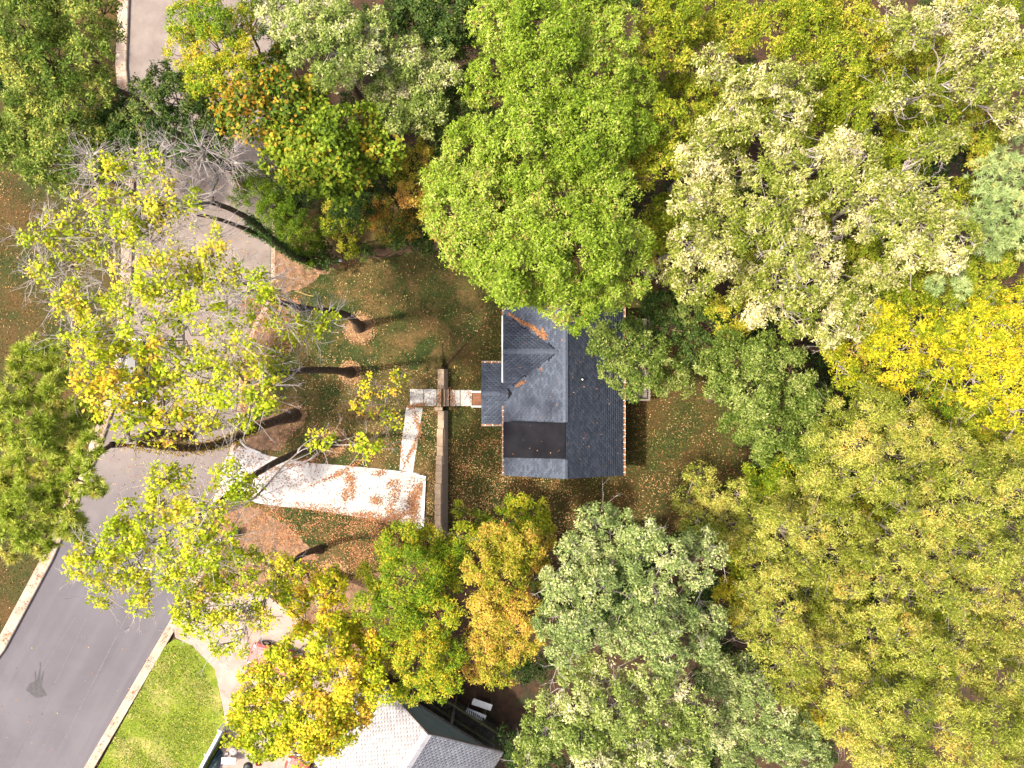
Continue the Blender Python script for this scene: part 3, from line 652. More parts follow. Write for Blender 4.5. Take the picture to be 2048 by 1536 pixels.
for sg in (1, -1): lp('barge_board', MB().loft([[(0, y_, nzr-0.02), (0, y_, nzr-0.2), (sg*hwid, y_, nez-0.2), (sg*hwid, y_, nez-0.02)] for y_ in (0.002, 0.035)]), M['old_concrete'])
# its deck
nd = empty('wooden_deck', (ax_, ay_, 0), 'dark wooden deck with mossy rails beside the sage green gable', 'deck', rz=math.atan2(-0.534, 0.845))
for i in range(36): lp('deck_board', MB().box(-0.8+i*0.19, -0.8+i*0.19+0.15, -1.7, 0.15, 0.95, 1.0), M['dark_deck'], nd)
for y_ in (-0.65, 0.15): lp('rail', MB().box(-1.0, 6.1, y_-0.07, y_+0.07, 1.9, 1.96), M['green_wood'], nd)
for x_ in (-0.9, 1.4, 3.7, 6.0):
    for y_ in (-0.65, 0.15): lp('post', MB().box(x_-0.06, x_+0.06, y_-0.06, y_+0.06, 0, 1.89), M['green_wood'], nd)
for i in range(45): lp('baluster', MB().box(-0.85+i*0.155, -0.81+i*0.155, 0.13, 0.17, 1.01, 1.89), M['dark_deck'], nd)
def table(quad, z, label, group=None):
    pts = [P(x, y, z) for x, y in quad]; c = [sum(p[i] for p in pts)/4 for i in (0, 1)]
    t = empty('white_table', (c[0], c[1], 0), label, 'table', group)
    MB().prism([p[:2] for p in pts], z-0.05, z).build('table_top', M['white_paint'], t, bevel=0.012)
    for p in pts:
        q = (c[0]+(p[0]-c[0])*0.88, c[1]+(p[1]-c[1])*0.88); MB().cyl((q[0], q[1], 0), (q[0], q[1], z-0.05), 0.025, n=6).build('leg', M['weathered_wood'], t)
table([(947.5, 1396.7), (985.6, 1410), (981, 1422), (942.5, 1409)], 1.0, 'farther white oblong table beyond the dark deck, under the orange trees')
table([(934, 1416), (973, 1431), (969, 1444), (930, 1428.5)], 1.1, 'white oblong table nearer to the pale grey roof, at the deck edge')

# ------------------------------------------------------------------ yard things at the bottom left
fz = ZW+1.75; fa = P(441, 1462, fz); fb = P(396, 1545, fz)
fe = empty('white_fence', (fa[0], fa[1], ZW), 'white board fence between the sunny lawn and the cluttered yard', 'fence')
A_ = Vector(fa[:2]); B_ = Vector(fb[:2])-Vector((0.6, 1.1)); d_ = (B_-A_); L_ = d_.length; d_.normalize(); n_ = Vector((-d_.y, d_.x))
def fbar(a, b, t0, t1, z0, z1, name, parent=fe, off=0.0):
    p = A_+d_*a+n_*off; q = A_+d_*b+n_*off
    return MB().prism([(p+n_*t0)[:], (q+n_*t0)[:], (q+n_*t1)[:], (p+n_*t1)[:]], z0, z1).build(name, M['white_paint'], fe, bevel=0.006)
for t in np.arange(0.05, L_, 0.153): fbar(t, t+0.148, -0.02, 0.02, ZW, fz-0.06, 'board')
for t in np.arange(0, L_-1.7, 1.9): fbar(t, t+1.89, -0.09, 0.09, fz-0.055, fz, 'top_rail')
for t in np.arange(0, L_, 1.9): fbar(t-0.06, t+0.06, -0.2, -0.1, ZW, fz+0.08, 'post')
def bin_(name, px, py, r, h, mat, lidmat, label, z=ZW):
    p = P(px, py, z+h); t = empty(name, (p[0], p[1], z), label, 'bin')
    mb = MB(); rings = [[(p[0]+rr*math.cos(a), p[1]+rr*math.sin(a), zz) for a in np.linspace(0, 2*math.pi, 17)[:-1]] for rr, zz in ((r*0.82, z), (r, z+h*0.93), (r*1.06, z+h*0.95), (r*1.06, z+h*0.97))]
    mb.loft(rings).build('barrel', mat, t, smooth=False)
    mb = MB(); mb.loft([[(p[0]+rr*math.cos(a), p[1]+rr*math.sin(a), zz) for a in np.linspace(0, 2*math.pi, 17)[:-1]] for rr, zz in ((r*1.08, z+h*0.975), (r*1.08, z+h*1.0), (r*0.8, z+h*1.05), (r*0.25, z+h*1.07))]); mb.build('lid', lidmat, t)
    MB().box(p[0]-0.07, p[0]+0.07, p[1]-0.015, p[1]+0.015, z+h*1.07, z+h*1.07+0.04).build('handle', lidmat, t)
bin_('rubbish_bin', 466, 1503, 0.25, 0.8, M['brown_plastic'], M['grey_lid'], 'brown round bin with grey lid in the cluttered yard by the white fence')
bin_('barrel', 470, 1493, 0.3, 0.6, M['brown_plastic'], M['brown_plastic'], 'dark brown barrel behind the grey-lidded bin, under the yellow tree')
def box_thing(name, quad, z0, z1, mat, label, cat, bevel=0.02, legs=False):
    pts = [P(x, y, z1)[:2] for x, y in quad]; c = (sum(p[0] for p in pts)/4, sum(p[1] for p in pts)/4)
    t = empty(name, (c[0], c[1], z0), label, cat)
    if legs:
        MB().prism(pts, z1-0.04, z1).build('top', mat, t, bevel=0.01)
        for p in pts: q = (c[0]+(p[0]-c[0])*0.85, c[1]+(p[1]-c[1])*0.85); MB().cyl((*q, z0), (*q, z1-0.04), 0.02, n=6).build('leg', M['grey_lid'], t)
    else:
        MB().prism(pts, z0, z1-0.03).build('body', mat, t, bevel=bevel)
        MB().prism([(c[0]+(p[0]-c[0])*0.97, c[1]+(p[1]-c[1])*0.97) for p in pts], z1-0.027, z1).build('lid', mat, t, bevel=0.008)
    return t
box_thing('folding_table', [(443, 1515), (471, 1516), (470, 1529), (442, 1528)], ZW, ZW+0.72, M['white_paint'], 'small white table in front of the round bin by the fence', 'table', legs=True)
box_thing('cardboard_box', [(455, 1489), (462, 1490), (459, 1504), (452, 1503)], ZW, ZW+0.5, M['cardboard'], 'narrow cardboard box standing next to the brown bin', 'box')
box_thing('cardboard_box', [(450, 1505), (457, 1505), (455, 1514), (448, 1514)], ZW, ZW+0.45, M['grey_lid'], 'greyish box between the blue tarp and the white table', 'box')
# tarp heap
def heap(name, quad, z, h, mat, label, cat, n_=14):
    pts = [Vector(P(x, y, z)) for x, y in quad]; vs = []
    for i in range(n_+1):
        for j in range(n_+1):
            s_, t = i/n_, j/n_; p = (pts[0].lerp(pts[1], s_)).lerp(pts[3].lerp(pts[2], s_), t)
            e = min(1, 4*s_*(1-s_)*1.6)*min(1, 4*t*(1-t)*1.6); vs.append((p.x, p.y, z+0.03+e*h*(0.55+0.6*random.random())))
    f_ = np.array([[i*(n_+1)+j, (i+1)*(n_+1)+j, (i+1)*(n_+1)+j+1, i*(n_+1)+j+1] for i in range(n_) for j in range(n_)])
    o = obj_np(name, vs, f_, mat); tag(o, label, cat); return o
heap('tarp', [(440, 1496), (446, 1506), (434, 1552), (404, 1552)], ZW+0.04, 0.7, M['tarp'], 'rumpled dark blue tarp heaped along the inside of the white fence', 'tarp')
heap('red_cloth', [(513, 1521), (522, 1521), (523, 1531), (512, 1531)], ZW+0.04, 0.25, M['red_cloth'], 'bright red cloth bundle on the yard near the red car', 'cloth', 6)
# kettle grill
gp = P(496, 1534, ZW+0.8); gr = empty('kettle_grill', (gp[0], gp[1], ZW), 'black round kettle grill at the bottom edge beside the white table', 'grill')
ring = lambda r, z: [(gp[0]+r*math.cos(a), gp[1]+r*math.sin(a), z) for a in np.linspace(0, 2*math.pi, 21)[:-1]]
MB().loft([ring(0.12, ZW+0.52), ring(0.27, ZW+0.62), ring(0.33, ZW+0.78)]).build('bowl', M['black_plastic'], gr)
MB().loft([ring(0.34, ZW+0.785), ring(0.32, ZW+0.86), ring(0.22, ZW+0.95), ring(0.06, ZW+1.0)]).build('lid', M['black_plastic'], gr)
MB().box(gp[0]-0.08, gp[0]+0.08, gp[1]-0.02, gp[1]+0.02, ZW+1.0, ZW+1.05).build('handle', M['brown_plastic'], gr)
for i in range(3):
    a = i*2.1; MB().cyl((gp[0]+0.3*math.cos(a), gp[1]+0.3*math.sin(a), ZW+0.04), (gp[0]+0.15*math.cos(a), gp[1]+0.15*math.sin(a), ZW+0.58), 0.018, n=6).build('leg', M['chrome'], gr)
# bin and letter box by the street
tb = box_thing('plastic_bin', [(463, 1061), (471, 1064), (465, 1078), (457, 1075)], ZW, ZW+0.9, M['teal_plastic'], 'pale teal plastic bin standing by the kerb', 'bin')
mp_ = P(435, 1081, ZW+1.1); mbx = empty('letter_box', (mp_[0], mp_[1], ZW), 'white roadside letter box on a post next to the teal bin', 'letter box')
MB().box(mp_[0]-0.05, mp_[0]+0.05, mp_[1]-0.05, mp_[1]+0.05, ZW-0.1, ZW+1.0).build('post', M['weathered_wood'], mbx)
MB().loft([[(mp_[0]+x, mp_[1]-0.1+0.1*math.cos(a)*1.0+0.1, ZW+1.08+0.11*math.sin(a)) for a in np.linspace(0, math.pi, 8)] + [(mp_[0]+x, mp_[1]-0.1, ZW+1.0), (mp_[0]+x, mp_[1]+0.1, ZW+1.0)][::1] for x in (-0.24, 0.24)]).build('box', M['white_paint'], mbx)
MB().box(mp_[0]+0.241, mp_[0]+0.255, mp_[1]-0.085, mp_[1]+0.085, ZW+1.01, ZW+1.15).build('flap', M['grey_lid'], mbx)
st_ = P(460, 1083, ZW+0.15); bmx = bmesh.new(); bmesh.ops.create_icosphere(bmx, subdivisions=2, radius=0.2)
for v_ in bmx.verts: v_.co = Vector((v_.co.x*1.1, v_.co.y*0.8, v_.co.z*0.7))*random.uniform(0.88, 1.1)
q_ = MB(); q_.b.free(); q_.b = bmx; o = q_.build('white_stone', M['white_paint'], None); o.location = (st_[0], st_[1], ZW+0.12); tag(o, 'white painted stone on the ground beside the teal bin', 'stone')
bmx = bmesh.new(); bmesh.ops.create_icosphere(bmx, subdivisions=2, radius=0.13)
for v_ in bmx.verts: v_.co = Vector((v_.co.x*1.3, v_.co.y*0.8, v_.co.z*0.7))*random.uniform(0.88, 1.1)
q_ = MB(); q_.b.free(); q_.b = bmx; o = q_.build('pale_stone', M['white_paint'], None); o.location = P(680, 521, ZW+0.1); tag(o, 'pale stone at the lawn edge below the ivy-covered trunks', 'stone')
# storm drain
sdn = empty('storm_drain', P(376, 1128, ZR), 'storm drain with a dark slot at the street edge', 'drain')
def quadbox(a, b, w, z0, z1, name, mat, parent, zp):
    A = Vector(P(*a, zp)[:2]); B = Vector(P(*b, zp)[:2]); d = (B-A).normalized(); n2 = Vector((-d.y, d.x))*w/2
    return MB().prism([(A+n2)[:], (A-n2)[:], (B-n2)[:], (B+n2)[:]], z0, z1).build(name, mat, parent, bevel=0.008)
quadbox((349, 1147), (410, 1105), 0.26, ZR-0.1, ZR+0.02, 'slot', M['dark_cavity'], sdn, ZR)
quadbox((352, 1152), (413, 1110), 0.22, ZR-0.1, ZR+0.09, 'lintel', M['kerb_concrete'], sdn, ZR)
for i in range(3):
    x_ = 278+i*10; drape('paint_mark', [(x_, 1131+i*3), (x_+7, 1133+i*3), (x_+6, 1138+i*3), (x_-1, 1136+i*3)], 0.007, M['white_paint'], z=ZR, parent=road, kind=None)
# dead sticks on the lawn
sk = obj_np('stick', [], np.zeros((0, 4), int), M['dry_stick']) if False else None
for (pts_, label) in (([(591, 582), (604, 586), (618, 591), (627, 592)], 'long dry yellow stick lying on the lawn below the ivy-covered trunks'),):
    mb = MB(); w_ = [Vector(P(x, y, ZW+0.08)) for x, y in pts_]
    for a, b in zip(w_, w_[1:]): mb.cyl(a, b, 0.035, 0.03, 6)
    tag(mb.build('stick', M['dry_stick']), label, 'stick')

# ------------------------------------------------------------------ cars
def car(label, px, py, z, ang, pm, L=4.3, Wd=1.76, Ht=1.36, bm=None):
    p = P(px, py, z+0.8); c = empty('parked_car', (p[0], p[1], z), label, 'car', rz=ang)
    hw = Wd/2
    def ring(y, w_, zl, zh, rr=0.16):
        return [(-w_, y, zl), (w_, y, zl), (w_+0.02, y, zl+0.25), (w_, y, zh-rr), (w_-rr*0.9, y, zh-0.03), (w_*0.4, y, zh+0.015), (-w_*0.4, y, zh+0.015), (-w_+rr*0.9, y, zh-0.03), (-w_, y, zh-rr), (-w_-0.02, y, zl+0.25)]
    ys = [(-L/2, hw*0.72, 0.32, 0.62), (-L/2+0.12, hw*0.9, 0.22, 0.84), (-L/2+0.6, hw, 0.18, 0.92), (-0.9, hw, 0.18, 0.92), (0.6, hw, 0.18, 0.9), (L/2-0.95, hw*0.98, 0.18, 0.86), (L/2-0.4, hw*0.93, 0.2, 0.8), (L/2-0.1, hw*0.8, 0.26, 0.7), (L/2, hw*0.6, 0.34, 0.56)]
    lp('body', MB().loft([ring(y, w_, a, b) for y, w_, a, b in ys]), pm, c, smooth=False)
    lp('bonnet', MB().loft([[(-w_, y, z0), (w_, y, z0), (w_*0.95, y, z0+0.035), (0, y, z0+0.075), (-w_*0.95, y, z0+0.035)] for y, w_, z0 in ((0.78, hw*0.74, 0.88), (L/2-0.95, hw*0.72, 0.845), (L/2-0.45, hw*0.64, 0.78), (L/2-0.2, hw*0.5, 0.7))]), pm, c)
    g = lambda y, w_, zz: [(-w_, y, zz), (w_, y, zz)]
    lp('cabin_glass', MB().loft([[(-hw*0.86, y0, 0.9), (hw*0.86, y0, 0.9), (hw*0.68, y1, Ht-0.03), (-hw*0.68, y1, Ht-0.03)] for y0, y1 in ((-1.75, -1.15), (0.75, 0.12))]), M['glass'], c)
    lp('roof', MB().loft([[(-hw*0.7, y, Ht-0.04), (hw*0.7, y, Ht-0.04), (hw*0.66, y, Ht), (0, y, Ht+0.04), (-hw*0.66, y, Ht)] for y in (-1.2, -0.5, 0.16)]), pm, c)
    for sx in (-1, 1):
        for (y0, y1) in ((0.76, 0.13), (-1.76, -1.16)):
            lp('pillar', MB().cyl((sx*hw*0.85, y0, 0.9), (sx*hw*0.69, y1, Ht-0.02), 0.04, n=6), pm, c)
        lp('headlight', MB().cyl((sx*hw*0.7, L/2-0.32, 0.66), (sx*hw*0.7, L/2-0.13, 0.64), 0.11, n=12), M['lamp_glass'], c)
        lp('tail_light', MB().box(sx*hw*0.68-0.12, sx*hw*0.68+0.12, -L/2+0.02, -L/2+0.1, 0.6, 0.74), M['red_cloth'], c)
        m_ = lp('mirror', MB().box(sx*(hw+0.1)-0.09, sx*(hw+0.1)+0.09, 0.5, 0.6, 0.92, 1.04), pm, c, bevel=0.02)
        for y in (-L/2+0.85, L/2-0.85):
            w_ = bpy.data.objects.new('wheel', None); w_.location = (sx*(hw-0.08), y, 0.31); link(w_, c)
            lp('tyre', MB().cyl((-0.1, 0, 0), (0.1, 0, 0), 0.31, n=18), M['rubber'], w_); lp('rim', MB().cyl((-0.105, 0, 0), (0.105, 0, 0), 0.19, n=12), M['chrome'], w_)
    for sgn, yy in ((1, L/2), (-1, -L/2)):
        lp('bumper', MB().loft([[(x, yy+sgn*(0.1-0.16*abs(x/hw)**2.5), 0.42), (x, yy+sgn*(0.1-0.16*abs(x/hw)**2.5)-sgn*0.06, 0.42), (x, yy+sgn*(0.1-0.16*abs(x/hw)**2.5)-sgn*0.06, 0.5), (x, yy+sgn*(0.1-0.16*abs(x/hw)**2.5), 0.5)] for x in np.linspace(-hw*0.96, hw*0.96, 9)]), bm or M['chrome'], c)
    return c
car('glossy red car with pale bumper at the bottom edge beside the grey roof', 588, 1578, ZW+0.045, math.radians(-8), M['red_paint'])
car('faded pink-red car half hidden under the yellow tree on the drive', 556, 1327, ZW+0.045, math.radians(72), M['faded_red_paint'], bm=M['faded_red_paint'])
car('dark car parked at the far kerb under the thin yellow trees', 262, 742, ZR, math.radians(180), M['dark_paint'])

# ------------------------------------------------------------------ fallen leaves
def scatter(polys, name, label, mats, sz, off=0.03, z=None):  # z: fixed height
    P_ = []
    for poly, dens in polys:
        k = (H-ZW)/FPX; w_ = [((x-1024)*k, -(y-768)*k) for x, y in poly]; xs = [q[0] for q in w_]; ys_ = [q[1] for q in w_]
        m_ = int((max(xs)-min(xs))*(max(ys_)-min(ys_))*dens); x = RS.uniform(min(xs), max(xs), m_); y = RS.uniform(min(ys_), max(ys_), m_)
        # clumped: thin out by a few low-frequency waves
        q = 0.55+0.45*np.sin(x*1.7+1.3*np.sin(y*0.9))*np.sin(y*1.9+1.1*np.sin(x*1.2)); keep = pip(x, y, w_) & (RS.uniform(0, 1, m_) < q)
        P_.append(np.stack([x[keep], y[keep]], -1))
    p = np.concatenate(P_); zz = (hgt(p[:, 0], p[:, 1]) if z is None else np.full(len(p), z))+off
    o = litter_obj(name, np.concatenate([p, zz[:, None]], 1), RS.uniform(*sz, len(p)), pal(mats, len(p)))
    tag(o, label, 'leaves'); return o
scatter([([(895, 620), (1008, 620), (1008, 960), (895, 960)], 22), ([(895, 880), (1010, 880), (1010, 1100), (895, 1100)], 110), ([(1000, 945), (1140, 945), (1160, 1090), (1000, 1100)], 110), ([(1130, 955), (1380, 955), (1380, 1100), (1130, 1060)], 45), ([(1247, 790), (1500, 790), (1500, 1000), (1247, 1000)], 28), ([(1240, 590), (1480, 590), (1480, 800), (1240, 800)], 20)],
        'fallen_leaves', 'tan fallen leaves strewn over the lower lawn round the house', TAN+BROWN[:2], (0.06, 0.11))
scatter([([(545, 560), (890, 500), (890, 780), (720, 800), (560, 700)], 14), ([(600, 700), (890, 740), (885, 1060), (850, 940), (620, 920)], 40), ([(846, 820), (884, 820), (884, 1080), (852, 1080)], 70), ([(850, 900), (884, 900), (884, 1090), (852, 1090)], 90)],
        'fallen_leaves', 'small tan leaves sprinkled over the upper lawn above the retaining wall', TAN, (0.06, 0.1))
scatter([([(550, 1020), (850, 1060), (870, 1110), (700, 1160), (560, 1110), (480, 1040)], 150), ([(700, 1040), (850, 1062), (850, 1120), (700, 1150)], 220), ([(480, 870), (560, 840), (700, 880), (640, 925), (540, 905)], 60), ([(542, 500), (660, 500), (640, 552), (545, 590)], 70), ([(640, 520), (740, 498), (720, 520), (650, 552)], 140), ([(420, 1010), (560, 1010), (640, 1120), (420, 1110)], 110), ([(480, 590), (600, 590), (600, 660), (520, 820), (476, 840)], 80), ([(390, 1100), (700, 1150), (880, 1110), (890, 1400), (700, 1300), (520, 1180), (380, 1180)], 70)],
        'fallen_leaves', 'rusty brown leaf carpet along the edges of the concrete driveway', BROWN, (0.06, 0.12))
scatter([([(-60, 330), (60, 330), (110, 480), (120, 660), (-60, 700)], 22), ([(-60, 1100), (95, 1120), (0, 1290), (-60, 1300)], 8)], 'fallen_leaves', 'orange-brown leaf specks on the dark lawn across the street', BROWN+TAN, (0.06, 0.1))
scatter([([(345, 1290), (430, 1340), (446, 1470), (380, 1560), (200, 1560)], 5)], 'fallen_leaves', 'pale yellow leaf specks on the bright green front lawn', TAN+YELLOW, (0.06, 0.1), 0.05)
scatter([([(270, 600), (475, 640), (450, 900), (400, 1150), (240, 1150), (200, 900)], 9), ([(270, 330), (540, 330), (540, 600), (500, 650), (270, 600)], 10), ([(100, 1130), (345, 1235), (170, 1536), (-50, 1536)], 0.8), ([(380, 960), (430, 960), (420, 1090), (350, 1160), (330, 1120)], 30)], 'fallen_leaves', 'brown and yellow leaves lying loose on the street under the poplars', BROWN+YELLOW[:2], (0.06, 0.11), 0.01, ZR)
scatter([([(450, 900), (840, 950), (850, 1056), (480, 1000)], 14), ([(470, 890), (640, 920), (850, 945), (850, 962), (640, 940), (470, 910)], 70), ([(480, 985), (640, 1005), (845, 1040), (850, 1060), (640, 1030), (470, 1010)], 110)], 'fallen_leaves', 'brown leaves along the ragged edges of the white driveway', BROWN, (0.06, 0.1), 0.04)
# grass tufts on the lawns
def tufts(poly, n_, cols, z=None):
    k = (H-ZW)/FPX; w_ = [((x-1024)*k, -(y-768)*k) for x, y in poly]; xs = [q[0] for q in w_]; ys_ = [q[1] for q in w_]
    x = RS.uniform(min(xs), max(xs), n_); y = RS.uniform(min(ys_), max(ys_), n_); q = np.sin(x*0.9+1.7*np.sin(y*0.5))*np.sin(y*1.1+1.2*np.sin(x*0.7))+RS.normal(0, .5, n_)
    kp = pip(x, y, w_) & (q > -0.5); x, y = x[kp], y[kp]; p = np.stack([x, y, hgt(x, y)+0.02], -1); m_ = len(x)
    a = RS.uniform(0, 6.3, m_); sd_ = np.stack([np.cos(a), np.sin(a), 0*a], -1)*RS.uniform(.02, .045, (m_, 1)); tip = np.stack([RS.normal(0, .05, m_), RS.normal(0, .05, m_), RS.uniform(.03, .08, m_)], -1)
    return np.stack([p-sd_, p+sd_, p+tip], 1).reshape(-1, 3), np.repeat(pal(cols, m_, .3), 3, 0)
GD = [(.03, .05, .01), (.05, .075, .014), (.08, .1, .02), (.16, .12, .04)]; GB = [(.13, .185, .015), (.19, .24, .025), (.34, .29, .1), (.09, .13, .012)]
tv = [tufts(p_, n_, c_) for p_, n_, c_ in (([(545, 560), (900, 490), (1010, 470), (1010, 600), (885, 735), (884, 1100), (700, 1150), (560, 1030), (850, 940), (560, 900), (540, 700)], 90000, GD), ([(895, 740), (1010, 600), (1010, 1100), (895, 1100)], 30000, GD), ([(1000, 945), (1500, 830), (1480, 1000), (1380, 1100), (1000, 1100)], 30000, GD), ([(1250, 780), (1490, 800), (1480, 960), (1250, 960)], 16000, GD), ([(330, 1292), (385, 1290), (446, 1420), (400, 1560), (195, 1536)], 30000, GB), ([(-60, 300), (120, 300), (250, 700), (190, 900), (0, 1290), (-60, 1290)], 40000, GD))]
o = obj_np('grass', np.concatenate([a for a, b in tv]), np.arange(sum(len(a) for a, b in tv)).reshape(-1, 3), M['litter'], None, np.concatenate([b for a, b in tv]), kind='stuff')
tag(o, 'patchy short grass of the lawns', 'grass')
# leaf drifts on the concrete
cl = []
for (cx, cy, sx, sy, n_) in ((826, 1010, 9, 26, 1500), (838, 980, 8, 14, 600), (800, 1030, 14, 8, 500), (752, 1000, 9, 7, 350), (790, 985, 8, 18, 380), (785, 965, 10, 5, 180), (700, 955, 8, 6, 330), (705, 975, 7, 16, 420), (690, 990, 6, 12, 300), (760, 946, 10, 5, 200), (680, 948, 18, 5, 300), (735, 1030, 14, 7, 350), (780, 1022, 8, 16, 420),
     (760, 1040, 40, 6, 800), (650, 1020, 60, 5, 600), (600, 925, 60, 5, 500), (700, 934, 70, 3, 500), (823, 900, 3, 30, 420), (836, 850, 4, 24, 350), (803, 900, 3, 30, 120), (835, 811, 14, 2.5, 330), (880, 795, 6, 12, 160), (903, 797, 4, 14, 260), (510, 945, 30, 25, 350), (560, 960, 40, 25, 260), (640, 970, 60, 25, 240), (845, 795, 25, 14, 60), (923, 797, 14, 12, 50), (940, 797, 2, 12, 60), (954, 798, 6, 9, 120),
     (480, 905, 12, 14, 120), (500, 985, 20, 6, 140)):
    a = RS.uniform(-0.5, 0.5); q = RS.normal(0, 1, (n_, 2))*np.array([sx, sy])*0.75; q = q@np.array([[math.cos(a), math.sin(a)], [-math.sin(a), math.cos(a)]])
    keep = RS.uniform(0, 1, n_) < 0.62+0.5*np.sin(q[:, 0]*0.9+cx)*np.sin(q[:, 1]*0.8+cy)
    cl.append((q+np.array([cx, cy]))[keep])
q = np.concatenate(cl); k = (H-ZW)/FPX; x = (q[:, 0]-1024)*k; y = -(q[:, 1]-768)*k
zz = np.where(x < XW, ZW+0.06, 0.06); inst = pip(q[:, 0], q[:, 1], [(874, 770), (898, 770), (898, 814), (874, 814)]); zz = np.where(inst, np.interp(q[:, 0], [874, 882, 882.1, 890, 890.1, 898], [0.78, 0.78, 0.53, 0.53, 0.28, 0.28]), zz)
o = litter_obj('fallen_leaves', np.stack([x, y, zz], -1), RS.uniform(0.06, 0.11, len(x)), pal(BROWN, len(x))); tag(o, 'rust-coloured leaf drifts lying on the white driveway and footpath', 'leaves')
ST = []
for (px, py, r) in ((720, 657, 30), (701, 745, 21), (590, 830, 22), (668, 884, 27), (667, 1147, 28)):
    n_ = 700; a = RS.uniform(0, 6.3, n_); q = r*np.sqrt(RS.uniform(0, 1, n_))*1.15; ST.append(np.stack([px+q*np.cos(a), py+q*np.sin(a)], -1))
q = np.concatenate(ST); o = litter_obj('pine_straw', np.stack([(q[:, 0]-1024)*k, -(q[:, 1]-768)*k, np.full(len(q), ZW+0.055)], -1), RS.uniform(0.05, 0.12, len(q)), pal([(.36, .2, .1), (.26, .13, .06), (.42, .27, .14)], len(q)), tilt=.5); tag(o, 'tan straw and leaf bits heaped in rings round the trunks', 'straw')
# kerb litter on the far side of the street
cl = []
for a, b in zip(left_edge[1:-2], left_edge[2:-1]):
    n_ = 200; t = RS.uniform(0, 1, n_); cl.append(np.stack([a[0]+(b[0]-a[0])*t-RS.gamma(2.0, 4.0, n_), a[1]+(b[1]-a[1])*t], -1))
for a, b in zip(right_edge[2:-1], right_edge[3:]):
    n_ = 220; t = RS.uniform(0, 1, n_); cl.append(np.stack([a[0]+(b[0]-a[0])*t+RS.normal(9, 5, n_), a[1]+(b[1]-a[1])*t], -1))
q = np.concatenate(cl); q = q[RS.uniform(0, 1, len(q)) < 0.55+0.45*np.sin(q[:, 1]*0.11)]
o = litter_obj('fallen_leaves', np.stack([(q[:, 0]-1024)*k, -(q[:, 1]-768)*k, np.full(len(q), ZW+0.09)], -1), RS.uniform(0.06, 0.11, len(q)), pal(BROWN, len(q))); tag(o, 'brown leaves collected along the street kerbs', 'leaves')

# ------------------------------------------------------------------ trees
def unit(v): return v/np.maximum(np.linalg.norm(v, axis=-1, keepdims=True), 1e-9)
def prisms(p0, p1, r0, r1, sides=5):
    """many tapered sticks at once"""
    p0 = np.asarray(p0, float); p1 = np.asarray(p1, float); n_ = len(p0); d = unit(p1-p0)
    ref = np.where(np.abs(d[:, 2:3]) < 0.9, np.array([[0, 0, 1.0]]), np.array([[1.0, 0, 0]])); u = unit(np.cross(d, ref)); w = np.cross(d, u)
    a = np.linspace(0, 2*np.pi, sides+1)[:-1]; cs = np.cos(a)[None, :, None]; sn = np.sin(a)[None, :, None]
    rr = u[:, None]*cs+w[:, None]*sn
    A = p0[:, None]+rr*np.asarray(r0)[:, None, None]; B = p1[:, None]+rr*np.asarray(r1)[:, None, None]
    v = np.concatenate([A, B], 1).reshape(-1, 3); b = (np.arange(n_)*2*sides)[:, None]
    i = np.arange(sides); j = (i+1) % sides
    q = np.stack([i, j, j+sides, i+sides], -1)
    return v, (b[:, None]+q[None]).reshape(-1, 4)
def tube(pts, rad, sides=7):
    """one continuous tapered tube along a path"""
    pts = np.asarray(pts, float); n_ = len(pts); d = unit(np.gradient(pts, axis=0)); ref = np.array([0.31, 0.17, 0.05]); u = unit(np.cross(d, ref)); w = np.cross(d, u)
    a = np.linspace(0, 2*np.pi, sides+1)[:-1]
    v = pts[:, None]+(u[:, None]*np.cos(a)[None, :, None]+w[:, None]*np.sin(a)[None, :, None])*np.asarray(rad)[:, None, None]
    i = np.arange(sides); j = (i+1) % sides
    f = np.concatenate([np.stack([i, j, j+sides, i+sides], -1)+k*sides for k in range(n_-1)])
    return v.reshape(-1, 3), f
def curve(a, b, bend, n_=7, jit=0.12):
    a = np.array(a, float); b = np.array(b, float); t = np.linspace(0, 1, n_)[:, None]; c = (a+b)/2+np.array(bend)
    p = (1-t)**2*a+2*t*(1-t)*c+t*t*b; L = np.linalg.norm(b-a)
    w1 = RS.normal(0, 1, 3)*jit*L*0.22; w2 = RS.normal(0, 1, 3)*jit*L*0.12; p = p+np.sin(np.pi*t)*w1+np.sin(2*np.pi*t)*w2; return p
